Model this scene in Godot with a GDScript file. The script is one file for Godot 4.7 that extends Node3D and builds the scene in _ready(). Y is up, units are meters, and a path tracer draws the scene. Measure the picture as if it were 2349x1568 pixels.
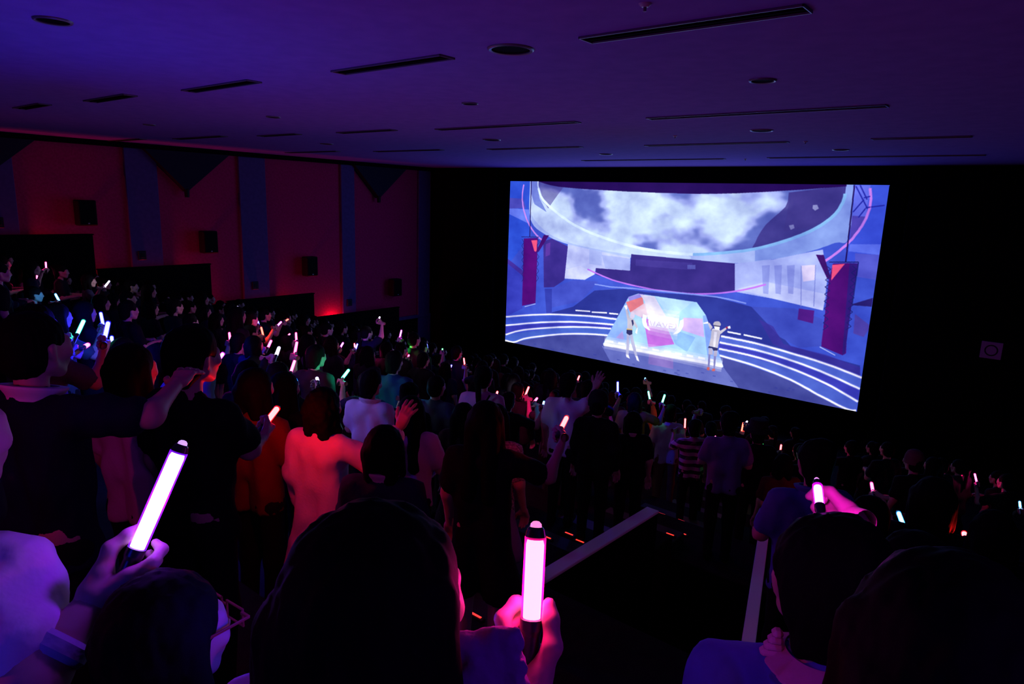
extends Node3D
# A dark cinema hall: standing audience with light sticks on a stepped floor, a projection screen far right.
# World: screen in the plane z = -18.6, rows run along x, y = 0 is the camera's height.

const CEIL := 1.15
const SCREEN_Z := -18.6
const WALL_X := -19.0
const RIGHT_X := 2.4
const BACK_Z := 2.2
const FIRST_Z := -0.45
const FIRST_Y := -2.1
const RISE := 0.28
const ROWS := 15

var names := {}
var mats := {}
var cache := {}
var rng := RandomNumberGenerator.new()

# ---------------------------------------------------------------- small helpers
func numbered(called: String) -> String:
	var k: int = names.get(called, 0)
	names[called] = k + 1
	return called if k == 0 else "%s_%03d" % [called, k]

func tag(o: Node, label := "", category := "", group := "", kind := "") -> Node:
	if label: o.set_meta("label", label)
	if category: o.set_meta("category", category)
	if group: o.set_meta("group", group)
	if kind: o.set_meta("kind", kind)
	return o

func thing(called: String, label: String, category: String, at := Vector3.ZERO, turn := 0.0, group := "") -> Node3D:
	var o := Node3D.new()
	o.name = numbered(called)
	add_child(o)
	o.position = at
	o.rotation.y = turn
	tag(o, label, category, group)
	return o

func part(called: String, mesh: Mesh, m: Material, parent: Node = self, at := Vector3.ZERO) -> MeshInstance3D:
	var o := MeshInstance3D.new()
	o.name = numbered(called) if parent == self else called
	o.mesh = mesh
	o.material_override = m
	o.position = at
	parent.add_child(o, true)
	return o

func struct(called: String, mesh: Mesh, m: Material, at := Vector3.ZERO, parent: Node = self) -> MeshInstance3D:
	var o := part(called, mesh, m, parent, at)
	if parent == self: o.set_meta("kind", "structure")
	return o

func lin(r: float, g: float, b: float) -> Color:
	return Color(r, g, b).linear_to_srgb()

func mat(key: String, c: Color, rough := 0.85, spec := 0.3, weave := 0.0) -> StandardMaterial3D:
	if mats.has(key): return mats[key]
	var m := StandardMaterial3D.new()
	m.resource_name = key
	m.albedo_color = c
	m.roughness = rough
	m.metallic_specular = spec
	if weave > 0.0:
		m.heightmap_enabled = true
		m.heightmap_texture = weave_texture()
		m.heightmap_scale = weave
		m.uv1_triplanar = true
		m.uv1_scale = Vector3.ONE * 3.0
	mats[key] = m
	return m

func weave_texture() -> Texture2D:
	if cache.has("weave"): return cache["weave"]
	var n := FastNoiseLite.new()
	n.seed = 5
	n.frequency = 0.06
	var t := NoiseTexture2D.new()
	t.width = 256
	t.height = 256
	t.seamless = true
	t.noise = n
	cache["weave"] = t
	return t

func mottled(key: String, a: Color, b: Color, scale: float, rough := 0.9) -> StandardMaterial3D:
	if mats.has(key): return mats[key]
	var n := FastNoiseLite.new()
	n.seed = 11
	n.frequency = 0.02
	n.fractal_octaves = 5
	var ramp := Gradient.new()
	ramp.set_color(0, a)
	ramp.set_color(1, b)
	var t := NoiseTexture2D.new()
	t.width = 512
	t.height = 512
	t.seamless = true
	t.noise = n
	t.color_ramp = ramp
	var m := StandardMaterial3D.new()
	m.resource_name = key
	m.albedo_texture = t
	m.roughness = rough
	m.metallic_specular = 0.2
	m.uv1_triplanar = true
	m.uv1_world_triplanar = true
	m.uv1_scale = Vector3.ONE * scale
	mats[key] = m
	return m

# ---------------------------------------------------------------- shapes
func box_into(st: SurfaceTool, lo: Vector3, hi: Vector3, c := 0.0) -> void:
	# a box with chamfered edges (c metres)
	var mid := (lo + hi) * 0.5
	var h := (hi - lo) * 0.5
	c = minf(c, minf(h.x, minf(h.y, h.z)) * 0.8)
	var faces := [Vector3.RIGHT, Vector3.LEFT, Vector3.UP, Vector3.DOWN, Vector3.BACK, Vector3.FORWARD]
	for n in faces:
		var u := Vector3(absf(n.y), absf(n.z), absf(n.x))
		var w: Vector3 = n.cross(u)
		var q := []
		for s in [[-1, -1], [1, -1], [1, 1], [-1, 1]]:
			q.append(mid + n * n.abs().dot(h) + u * s[0] * (u.abs().dot(h) - c) + w * s[1] * (w.abs().dot(h) - c))
		quad_into(st, q[0], q[1], q[2], q[3], n)
	if c <= 0.0: return
	for a in 3:
		for s1 in [-1, 1]:
			for s2 in [-1, 1]:
				var ax := Vector3.ZERO; ax[a] = 1
				var p := Vector3.ZERO; p[(a + 1) % 3] = s1
				var q := Vector3.ZERO; q[(a + 2) % 3] = s2
				var e1: Vector3 = mid + p * p.abs().dot(h) + q * (q.abs().dot(h) - c)
				var e2: Vector3 = mid + p * (p.abs().dot(h) - c) + q * q.abs().dot(h)
				var l: Vector3 = ax * (ax.dot(h) - c)
				quad_into(st, e1 - l, e1 + l, e2 + l, e2 - l, (p + q).normalized())
	for sx in [-1, 1]:
		for sy in [-1, 1]:
			for sz in [-1, 1]:
				var s := Vector3(sx, sy, sz)
				var k := mid + s * h
				tri_into(st, k - Vector3(0, sy, sz) * c, k - Vector3(sx, 0, sz) * c, k - Vector3(sx, sy, 0) * c, s.normalized())

func tri_into(st: SurfaceTool, a: Vector3, b: Vector3, c: Vector3, n: Vector3) -> void:
	if (b - a).cross(c - a).dot(n) > 0.0:
		var t := b; b = c; c = t
	st.set_normal(n); st.add_vertex(a)
	st.set_normal(n); st.add_vertex(b)
	st.set_normal(n); st.add_vertex(c)

func quad_into(st: SurfaceTool, a: Vector3, b: Vector3, c: Vector3, d: Vector3, n: Vector3) -> void:
	tri_into(st, a, b, c, n)
	tri_into(st, a, c, d, n)

func start() -> SurfaceTool:
	var st := SurfaceTool.new()
	st.begin(Mesh.PRIMITIVE_TRIANGLES)
	return st

func box(lo: Vector3, hi: Vector3, c := 0.0) -> Mesh:
	var st := start()
	box_into(st, lo, hi, c)
	return st.commit()

func lathe(profile: Array, sides := 24) -> Mesh:
	# profile: Vector2(radius, y) from bottom to top, turned round y
	var st := start()
	for i in profile.size() - 1:
		var p: Vector2 = profile[i]
		var q: Vector2 = profile[i + 1]
		var nr := Vector2(q.y - p.y, p.x - q.x).normalized()
		for k in sides:
			var a := TAU * k / sides
			var b := TAU * (k + 1) / sides
			var ca := Vector3(cos(a), 0, sin(a)); var cb := Vector3(cos(b), 0, sin(b))
			var v := [ca * p.x + Vector3.UP * p.y, cb * p.x + Vector3.UP * p.y, cb * q.x + Vector3.UP * q.y, ca * q.x + Vector3.UP * q.y]
			var na := ca * nr.x + Vector3.UP * nr.y
			var nb := cb * nr.x + Vector3.UP * nr.y
			for t in [[0, 1, 2], [0, 2, 3]]:
				var ix: Array = t
				if (v[ix[1]] - v[ix[0]]).cross(v[ix[2]] - v[ix[0]]).dot(na + nb) > 0.0:
					ix = [ix[0], ix[2], ix[1]]
				for j in ix:
					st.set_normal(na if j == 0 or j == 3 else nb)
					st.add_vertex(v[j])
	return st.commit()

func tube(points: Array, r: float, sides := 8) -> Mesh:
	var st := start()
	var prev := []
	for i in points.size():
		var a: Vector3 = points[maxi(i - 1, 0)]
		var b: Vector3 = points[mini(i + 1, points.size() - 1)]
		var d := (b - a).normalized()
		var u := d.cross(Vector3.UP if absf(d.y) < 0.9 else Vector3.RIGHT).normalized()
		var w := d.cross(u)
		var ring := []
		for k in sides:
			var n := u * cos(TAU * k / sides) + w * sin(TAU * k / sides)
			ring.append([points[i] + n * r, n])
		if i > 0:
			for k in sides:
				var p = prev[k]; var q = prev[(k + 1) % sides]; var s = ring[(k + 1) % sides]; var t = ring[k]
				quad_into(st, p[0], q[0], s[0], t[0], (p[1] + q[1]).normalized())
		prev = ring
	return st.commit()

# ---------------------------------------------------------------- distance fields and surface nets
class Field:
	var o: Vector3
	var c: float
	var n: Vector3i
	var k: float
	var v := PackedFloat32Array()
	func _init(lo: Vector3, hi: Vector3, cell: float, blend: float) -> void:
		o = lo; c = cell; k = blend
		n = Vector3i(((hi - lo) / cell).ceil()) + Vector3i.ONE
		v.resize(n.x * n.y * n.z)
	func range_of(lo: Vector3, hi: Vector3) -> Array:
		var a := Vector3i(((lo - o) / c).floor()).clamp(Vector3i.ZERO, n - Vector3i.ONE)
		var b := Vector3i(((hi - o) / c).ceil()).clamp(Vector3i.ZERO, n - Vector3i.ONE)
		return [a, b]
	func bone(a: Vector3, b: Vector3, ra: float, rb: float) -> void:
		var m := Vector3.ONE * (maxf(ra, rb) + 3.2 * k)
		var rr := range_of(a.min(b) - m, a.max(b) + m)
		var ab := b - a
		var inv := 1.0 / maxf(ab.length_squared(), 1e-9)
		var dr := rb - ra
		var far := 3.4 * k
		var ik := -1.0 / k
		for x in range(rr[0].x, rr[1].x + 1):
			for y in range(rr[0].y, rr[1].y + 1):
				var at := (x * n.y + y) * n.z
				for z in range(rr[0].z, rr[1].z + 1):
					var p := o + Vector3(x, y, z) * c - a
					var t := clampf(p.dot(ab) * inv, 0.0, 1.0)
					var d := (p - ab * t).length() - ra - dr * t
					if d < far: v[at + z] += exp(d * ik)
	func ball(m: Vector3, r: Vector3, turn := Basis.IDENTITY) -> void:
		var e := Vector3.ONE * (maxf(r.x, maxf(r.y, r.z)) + 3.2 * k)
		var rr := range_of(m - e, m + e)
		var far := 3.4 * k
		var ik := -1.0 / k
		var back := turn.inverse()
		for x in range(rr[0].x, rr[1].x + 1):
			for y in range(rr[0].y, rr[1].y + 1):
				var at := (x * n.y + y) * n.z
				for z in range(rr[0].z, rr[1].z + 1):
					var p := back * (o + Vector3(x, y, z) * c - m)
					var k0 := (p / r).length()
					var d := k0 * (k0 - 1.0) / maxf((p / (r * r)).length(), 1e-6)
					if d < far: v[at + z] += exp(d * ik)
	func settle() -> void:
		# turns the sums into distances
		for i in v.size():
			v[i] = -k * log(v[i]) if v[i] > 1e-6 else 14.0 * k
	func cut_plane(at: Vector3, normal: Vector3) -> void:
		# removes what lies on the normal's side
		for x in n.x:
			for y in n.y:
				var i := (x * n.y + y) * n.z
				for z in n.z:
					v[i + z] = maxf(v[i + z], (o + Vector3(x, y, z) * c - at).dot(normal))
	func cut_ball(m: Vector3, r: Vector3) -> void:
		var rr := range_of(m - r * 1.6, m + r * 1.6)
		for x in range(rr[0].x, rr[1].x + 1):
			for y in range(rr[0].y, rr[1].y + 1):
				var i := (x * n.y + y) * n.z
				for z in range(rr[0].z, rr[1].z + 1):
					var p := o + Vector3(x, y, z) * c - m
					var k0 := (p / r).length()
					v[i + z] = maxf(v[i + z], -k0 * (k0 - 1.0) / maxf((p / (r * r)).length(), 1e-6))
	func ripple(noise: FastNoiseLite, amount: float, stretch := Vector3.ONE) -> void:
		for x in n.x:
			for y in n.y:
				var i := (x * n.y + y) * n.z
				for z in n.z:
					if absf(v[i + z]) < 4.0 * c:
						v[i + z] += amount * noise.get_noise_3dv((o + Vector3(x, y, z) * c) * stretch)
	func mesh() -> ArrayMesh:
		var verts := PackedVector3Array()
		var norms := PackedVector3Array()
		var idx := PackedInt32Array()
		var id := PackedInt32Array()
		id.resize(v.size())
		id.fill(-1)
		var sx := n.y * n.z
		var sy := n.z
		var corner := [0, sx, sy, sx + sy, 1, sx + 1, sy + 1, sx + sy + 1]
		var place := [Vector3(0, 0, 0), Vector3(1, 0, 0), Vector3(0, 1, 0), Vector3(1, 1, 0), Vector3(0, 0, 1), Vector3(1, 0, 1), Vector3(0, 1, 1), Vector3(1, 1, 1)]
		var edges := [[0, 1], [2, 3], [4, 5], [6, 7], [0, 2], [1, 3], [4, 6], [5, 7], [0, 4], [1, 5], [2, 6], [3, 7]]
		for x in n.x - 1:
			for y in n.y - 1:
				var i0 := (x * n.y + y) * n.z
				for z in n.z - 1:
					var i := i0 + z
					var inside := 0
					for q in corner:
						if v[i + q] < 0.0: inside += 1
					if inside == 0 or inside == 8: continue
					var sum := Vector3.ZERO
					var count := 0
					for e in edges:
						var a := v[i + corner[e[0]]]
						var b := v[i + corner[e[1]]]
						if (a < 0.0) != (b < 0.0):
							sum += place[e[0]].lerp(place[e[1]], a / (a - b))
							count += 1
					id[i] = verts.size()
					verts.append(o + (Vector3(x, y, z) + sum / count) * c)
		norms.resize(verts.size())
		var step := [sx, sy, 1]
		for x in range(1, n.x - 1):
			for y in range(1, n.y - 1):
				for z in range(1, n.z - 1):
					var i := (x * n.y + y) * n.z + z
					var here := v[i] < 0.0
					for a in 3:
						if (v[i + step[a]] < 0.0) == here: continue
						var s1: int = step[(a + 1) % 3]
						var s2: int = step[(a + 2) % 3]
						var q := [id[i], id[i - s1], id[i - s1 - s2], id[i - s2]]
						if q[0] < 0 or q[1] < 0 or q[2] < 0 or q[3] < 0: continue
						if here: q = [q[3], q[2], q[1], q[0]]
						var nn := (verts[q[2]] - verts[q[0]]).cross(verts[q[3]] - verts[q[1]])
						for j in q: norms[j] += -nn
						idx.append_array([q[0], q[1], q[2], q[0], q[2], q[3]])
		for i in norms.size(): norms[i] = norms[i].normalized()
		var arr := []
		arr.resize(Mesh.ARRAY_MAX)
		arr[Mesh.ARRAY_VERTEX] = verts
		arr[Mesh.ARRAY_NORMAL] = norms
		arr[Mesh.ARRAY_INDEX] = idx
		var am := ArrayMesh.new()
		if verts.size(): am.add_surface_from_arrays(Mesh.PRIMITIVE_TRIANGLES, arr)
		return am

# ---------------------------------------------------------------- people
const HEAD := Vector3(0, 1.555, -0.01)

func head_mesh(cell: float) -> Mesh:
	# centred on the head's middle; face towards -z
	var key := "head%d" % int(cell * 10000)
	if cache.has(key): return cache[key]
	var f := Field.new(Vector3(-0.13, -0.19, -0.16), Vector3(0.13, 0.16, 0.15), cell, 0.008)
	f.ball(Vector3(0, 0.03, 0.018), Vector3(0.074, 0.088, 0.094))
	f.ball(Vector3(0, -0.005, -0.035), Vector3(0.064, 0.085, 0.06))
	f.bone(Vector3(0, -0.088, -0.07), Vector3(0, -0.075, -0.055), 0.02, 0.03)
	for s in [-1, 1]:
		f.bone(Vector3(s * 0.05, -0.05, 0.0), Vector3(s * 0.018, -0.088, -0.062), 0.026, 0.018)
		f.ball(Vector3(s * 0.036, -0.02, -0.074), Vector3(0.026, 0.022, 0.02))
		f.bone(Vector3(s * 0.045, 0.026, -0.075), Vector3(s * 0.015, 0.024, -0.088), 0.009, 0.009)
		f.bone(Vector3(s * 0.078, 0.018, 0.012), Vector3(s * 0.075, -0.022, 0.004), 0.0105, 0.008)
		f.bone(Vector3(s * 0.083, 0.014, 0.02), Vector3(s * 0.08, -0.008, 0.016), 0.0085, 0.006)
		f.ball(Vector3(s * 0.031, 0.005, -0.08), Vector3(0.012, 0.011, 0.012))
	f.bone(Vector3(0, 0.018, -0.09), Vector3(0, -0.024, -0.11), 0.008, 0.012)
	f.bone(Vector3(-0.014, -0.026, -0.097), Vector3(0.014, -0.026, -0.097), 0.008, 0.008)
	f.bone(Vector3(-0.02, -0.051, -0.087), Vector3(0.02, -0.051, -0.087), 0.0075, 0.0075)
	f.bone(Vector3(-0.016, -0.062, -0.085), Vector3(0.016, -0.062, -0.085), 0.0075, 0.0075)
	f.bone(Vector3(0, -0.06, 0.03), Vector3(0, -0.19, 0.035), 0.05, 0.052)
	f.settle()
	cache[key] = f.mesh()
	return cache[key]

func hand_mesh(kind: String, cell: float) -> Mesh:
	# a right hand: wrist at the origin, fingers towards +y, palm towards -z, thumb on -x; "grip" closes round an axis along x
	var key := "hand_%s%d" % [kind, int(cell * 10000)]
	if cache.has(key): return cache[key]
	var f := Field.new(Vector3(-0.1, -0.06, -0.12), Vector3(0.09, 0.22, 0.06), cell, 0.0035)
	f.bone(Vector3(0, -0.05, 0), Vector3(0, 0.005, 0), 0.026, 0.025)
	for i in 4:
		var x: float = [-0.03, -0.01, 0.01, 0.028][i]
		f.bone(Vector3(x * 0.6, 0.012, 0.0), Vector3(x, 0.085 - absf(i - 1) * 0.004, 0.004), 0.0155, 0.0115)
	f.bone(Vector3(-0.018, 0.02, -0.008), Vector3(-0.03, 0.045, -0.014), 0.016, 0.014)
	f.bone(Vector3(0.022, 0.02, -0.006), Vector3(0.026, 0.06, -0.006), 0.013, 0.011)
	var lengths := [[0.044, 0.027, 0.021], [0.048, 0.031, 0.022], [0.045, 0.029, 0.022], [0.036, 0.021, 0.019]]
	for i in 4:
		var x: float = [-0.031, -0.0105, 0.0105, 0.03][i]
		var p := Vector3(x, 0.086 - absf(i - 1) * 0.004, 0.004)
		var bends: Array = [1.15, 1.45, 1.05] if kind == "grip" else [0.16 + 0.06 * i, 0.22, 0.15] if kind == "open" else [0.5 + 0.08 * i, 0.65, 0.4]
		var spread: float = (i - 1.5) * (0.13 if kind == "open" else 0.02)
		var turn := 0.0
		for j in 3:
			turn += bends[j]
			var d := Vector3(sin(spread) * cos(turn), cos(turn) * cos(spread), -sin(turn))
			var q: Vector3 = p + d * lengths[i][j]
			f.bone(p, q, 0.0098 - 0.0009 * j - (0.0012 if i == 3 else 0.0), 0.0089 - 0.0009 * j - (0.0012 if i == 3 else 0.0))
			p = q
	var thumb: Array = [Vector3(-0.026, 0.026, -0.01), Vector3(-0.052, 0.05, -0.026), Vector3(-0.056, 0.076, -0.044), Vector3(-0.036, 0.09, -0.064)] if kind == "grip" else [Vector3(-0.026, 0.026, -0.006), Vector3(-0.056, 0.05, -0.014), Vector3(-0.074, 0.078, -0.018), Vector3(-0.082, 0.102, -0.022)]
	for j in 3:
		f.bone(thumb[j], thumb[j + 1], 0.0135 - 0.0016 * j, 0.0118 - 0.0016 * j)
	f.settle()
	cache[key] = f.mesh()
	return cache[key]

func hold_mesh(cell: float) -> Mesh:
	# a hand that holds a stick by its end: stick along +y at x = 0, thumb on -x, four fingers closing round from +x, back of the hand towards +z
	var key := "hand_hold%d" % int(cell * 10000)
	if cache.has(key): return cache[key]
	var f := Field.new(Vector3(-0.075, -0.07, -0.085), Vector3(0.075, 0.145, 0.06), cell, 0.0035)
	f.bone(Vector3(0, -0.055, 0.004), Vector3(0, 0.0, 0.004), 0.026, 0.027)
	f.bone(Vector3(-0.012, 0.0, 0.006), Vector3(-0.018, 0.03, 0.004), 0.022, 0.018)
	for i in 4:
		f.bone(Vector3(0.004 + 0.003 * i, 0.002, 0.01 - 0.008 * i), Vector3(0.024, 0.056 - 0.013 * i, 0.012 - 0.012 * i), 0.017, 0.0135)
	f.bone(Vector3(-0.018, 0.03, 0.004), Vector3(-0.034, 0.068, 0.004), 0.0155, 0.0125)
	f.bone(Vector3(-0.034, 0.068, 0.004), Vector3(-0.027, 0.1, -0.004), 0.0122, 0.0105)
	f.bone(Vector3(-0.027, 0.1, -0.004), Vector3(-0.021, 0.118, -0.01), 0.0105, 0.0088)
	for i in 4:
		var y := 0.056 - 0.013 * i
		var z := 0.012 - 0.012 * i
		var up := 0.036 - 0.008 * i
		var p := [Vector3(0.024, y, z), Vector3(0.04, y + up, z - 0.006), Vector3(0.031, y + up + 0.017 - 0.002 * i, z - 0.03), Vector3(0.011, y + up + 0.016 - 0.002 * i, z - 0.041)]
		for j in 3:
			f.bone(p[j], p[j + 1], [0.0112, 0.0098, 0.0089][j] - (0.0012 if i == 3 else 0.0), [0.0098, 0.0089, 0.0078][j] - (0.0012 if i == 3 else 0.0))
	f.settle()
	cache[key] = f.mesh()
	return cache[key]

func hand_frame(elbow: Vector3, wrist: Vector3, axis: Vector3, side: int) -> Basis:
	# y from wrist to knuckles, x along the held stick (towards the little finger), z = back of the hand
	var d := (wrist - elbow).normalized()
	var x := -axis.normalized()
	var y := (d - x * d.dot(x) * 0.92)
	if y.length() < 0.25: y += Vector3(-side * 0.35, 0.1, -0.5)
	y = (y - x * y.dot(x)).normalized()
	var z := x.cross(y)
	return Basis(x, y, z)

func joints(pose: String) -> Array:
	# [elbow left, wrist left, elbow right, wrist right, left hand, right hand, stick axis]
	var row: Array = POSES[pose]
	return row

func body_mesh(pose: String, cell: float, hand_cell: float, head_cell: float) -> Mesh:
	var key := "body %s %d" % [pose, int(cell * 10000)]
	if cache.has(key): return cache[key]
	var j := joints(pose)
	var lo := Vector3(-0.3, 0.0, -0.2)
	var hi := Vector3(0.3, 1.52, 0.2)
	for i in 4:
		lo = lo.min(j[i] - Vector3.ONE * 0.11)
		hi = hi.max(j[i] + Vector3.ONE * 0.11)
	var f := Field.new(lo, hi, cell, 0.018)
	f.bone(Vector3(0, 1.36, 0.03), Vector3(0, 1.47, 0.022), 0.052, 0.046)
	f.bone(Vector3(-0.13, 1.35, 0.03), Vector3(0.13, 1.35, 0.03), 0.045, 0.045)
	for s in [-1, 1]:
		f.bone(Vector3(s * 0.07, 1.27, 0.02), Vector3(s * 0.05, 1.08, 0.015), 0.08, 0.07)
		f.bone(Vector3(s * 0.05, 1.08, 0.015), Vector3(s * 0.075, 0.93, 0.02), 0.07, 0.08)
		f.bone(Vector3(s * 0.085, 0.9, 0.02), Vector3(s * 0.09, 0.48, 0.0), 0.075, 0.046)
		f.bone(Vector3(s * 0.09, 0.48, 0.0), Vector3(s * 0.092, 0.08, 0.04), 0.048, 0.034)
		f.bone(Vector3(s * 0.092, 0.04, 0.05), Vector3(s * 0.1, 0.03, -0.12), 0.034, 0.026)
		var e: Vector3 = j[0] if s < 0 else j[2]
		var w: Vector3 = j[1] if s < 0 else j[3]
		f.bone(Vector3(s * 0.172, 1.345, 0.02), e, 0.05, 0.038)
		f.bone(e, w, 0.04, 0.026)
	f.settle()
	var st := SurfaceTool.new()
	st.begin(Mesh.PRIMITIVE_TRIANGLES)
	st.append_from(f.mesh(), 0, Transform3D.IDENTITY)
	st.append_from(head_mesh(head_cell), 0, Transform3D(Basis.IDENTITY, HEAD))
	for s in [-1, 1]:
		var e: Vector3 = j[0] if s < 0 else j[2]
		var w: Vector3 = j[1] if s < 0 else j[3]
		var kind: String = j[4] if s < 0 else j[5]
		var b: Basis
		if kind.begins_with("hold"):
			var y: Vector3 = j[6].normalized()
			var x: Vector3 = y.cross(Vector3(0.12, 0.1, 1.0)).normalized()
			var hold := hold_mesh(hand_cell)
			if kind == "hold_right": hold = mirrored(hold, "hand_hold%d" % int(hand_cell * 10000))
			st.append_from(hold, 0, Transform3D(Basis(x, y, x.cross(y)), w))
			continue
		if kind == "grip":
			b = hand_frame(e, w, j[6], s)
		else:
			var y: Vector3 = (w - e).normalized()
			var x: Vector3 = (Vector3(1, 0, 0) - y * y.x).normalized()
			b = Basis(x, y, x.cross(y))
		var hm := hand_mesh(kind, hand_cell)
		if s < 0: hm = mirrored(hm, "hand_%s%d" % [kind, int(hand_cell * 10000)])
		st.append_from(hm, 0, Transform3D(b, w))
	cache[key] = st.commit()
	return cache[key]

func mirrored(m: Mesh, key: String) -> Mesh:
	# grips keep their axis: a left hand is the right hand mirrored along its x, so that its thumb stays on top
	key += " mirrored"
	if cache.has(key): return cache[key]
	var a := m.surface_get_arrays(0)
	var v: PackedVector3Array = a[Mesh.ARRAY_VERTEX]
	var nn: PackedVector3Array = a[Mesh.ARRAY_NORMAL]
	var ix: PackedInt32Array = a[Mesh.ARRAY_INDEX]
	var grip := key.contains("grip")
	for i in v.size():
		v[i] = v[i] * (Vector3(1, 1, -1) if grip else Vector3(-1, 1, 1))
		nn[i] = nn[i] * (Vector3(1, 1, -1) if grip else Vector3(-1, 1, 1))
	for i in ix.size() / 3:
		var t := ix[i * 3]
		ix[i * 3] = ix[i * 3 + 1]
		ix[i * 3 + 1] = t
	a[Mesh.ARRAY_VERTEX] = v
	a[Mesh.ARRAY_NORMAL] = nn
	a[Mesh.ARRAY_INDEX] = ix
	var am := ArrayMesh.new()
	am.add_surface_from_arrays(Mesh.PRIMITIVE_TRIANGLES, a)
	cache[key] = am
	return am

func top_mesh(pose: String, style: String, cell: float) -> Mesh:
	# style: tee, long, puff (dress with puffed sleeves), dress
	var key := "top %s %s %d" % [pose, style, int(cell * 10000)]
	if cache.has(key): return cache[key]
	var j := joints(pose)
	var dress := style == "puff" or style == "dress"
	var lo := Vector3(-0.34, 0.4 if dress else 0.64, -0.27)
	var hi := Vector3(0.34, 1.5, 0.27)
	for i in 4:
		lo = lo.min(j[i] - Vector3.ONE * 0.13)
		hi = hi.max(j[i] + Vector3.ONE * 0.13)
	var f := Field.new(lo, hi, cell, 0.016)
	var loose := 0.012 if style != "long" else 0.024
	f.bone(Vector3(-0.135, 1.345, 0.028), Vector3(0.135, 1.345, 0.028), 0.052 + loose, 0.052 + loose)
	f.bone(Vector3(0, 1.36, 0.028), Vector3(0, 1.4, 0.028), 0.085, 0.062)
	for s in [-1, 1]:
		f.bone(Vector3(s * 0.078, 1.27, 0.02), Vector3(s * 0.07, 1.08, 0.015), 0.088 + loose, 0.082 + loose)
		f.bone(Vector3(s * 0.07, 1.08, 0.015), Vector3(s * 0.085, 0.86 if dress else 0.78, 0.015), 0.082 + loose, 0.09 + loose)
		if dress:
			f.bone(Vector3(s * 0.06, 1.06, 0.015), Vector3(s * 0.13, 0.5, 0.02), 0.09, 0.15)
		elif style == "long":
			f.bone(Vector3(s * 0.085, 0.9, 0.015), Vector3(s * 0.09, 0.82, 0.015), 0.105, 0.1)
		var sh := Vector3(s * 0.172, 1.345, 0.02)
		var e: Vector3 = j[0] if s < 0 else j[2]
		var w: Vector3 = j[1] if s < 0 else j[3]
		if style == "long":
			f.bone(sh, e, 0.068, 0.056)
			f.bone(e, e.lerp(w, 0.9), 0.056, 0.042)
		elif style == "puff":
			f.bone(sh, sh.lerp(e, 0.8), 0.075, 0.088)
			f.bone(e, e.lerp(w, 0.75), 0.07, 0.06)
		else:
			f.bone(sh, sh.lerp(e, 0.72), 0.066, 0.068)
	f.settle()
	var noise := FastNoiseLite.new()
	noise.seed = key.length()
	noise.frequency = 7.0
	noise.fractal_octaves = 2
	f.ripple(noise, 0.02, Vector3(1.3, 0.55, 1.3))
	f.cut_plane(Vector3(0, 0.5 if dress else 0.79, 0), Vector3.DOWN)
	f.cut_ball(Vector3(0, 1.5, -0.03), Vector3(0.075, 0.09, 0.09))
	cache[key] = f.mesh()
	return cache[key]

func bottom_mesh(style: String) -> Mesh:
	var key := "bottom " + style
	if cache.has(key): return cache[key]
	var f := Field.new(Vector3(-0.32, 0.05, -0.25), Vector3(0.32, 1.04, 0.25), 0.026, 0.016)
	for s in [-1, 1]:
		f.bone(Vector3(s * 0.06, 0.97, 0.018), Vector3(s * 0.085, 0.86, 0.018), 0.078, 0.09)
		if style == "skirt":
			f.bone(Vector3(s * 0.06, 0.9, 0.018), Vector3(s * 0.14, 0.5, 0.02), 0.09, 0.13)
		else:
			f.bone(Vector3(s * 0.09, 0.84, 0.016), Vector3(s * 0.095, 0.46, 0.0), 0.086, 0.064)
			if style == "trousers":
				f.bone(Vector3(s * 0.095, 0.46, 0.0), Vector3(s * 0.096, 0.1, 0.03), 0.064, 0.056)
	f.settle()
	f.cut_plane(Vector3(0, {"skirt": 0.46, "shorts": 0.46, "trousers": 0.1}[style], 0), Vector3.DOWN)
	cache[key] = f.mesh()
	return cache[key]

func shoe_mesh() -> Mesh:
	if cache.has("shoes"): return cache["shoes"]
	var f := Field.new(Vector3(-0.19, -0.02, -0.2), Vector3(0.19, 0.16, 0.15), 0.02, 0.012)
	for s in [-1, 1]:
		f.bone(Vector3(s * 0.092, 0.05, 0.06), Vector3(s * 0.1, 0.045, -0.13), 0.048, 0.04)
		f.bone(Vector3(s * 0.092, 0.1, 0.045), Vector3(s * 0.092, 0.06, 0.045), 0.045, 0.048)
	f.settle()
	f.cut_plane(Vector3(0, 0.002, 0), Vector3.DOWN)
	cache["shoes"] = f.mesh()
	return cache["shoes"]

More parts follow.
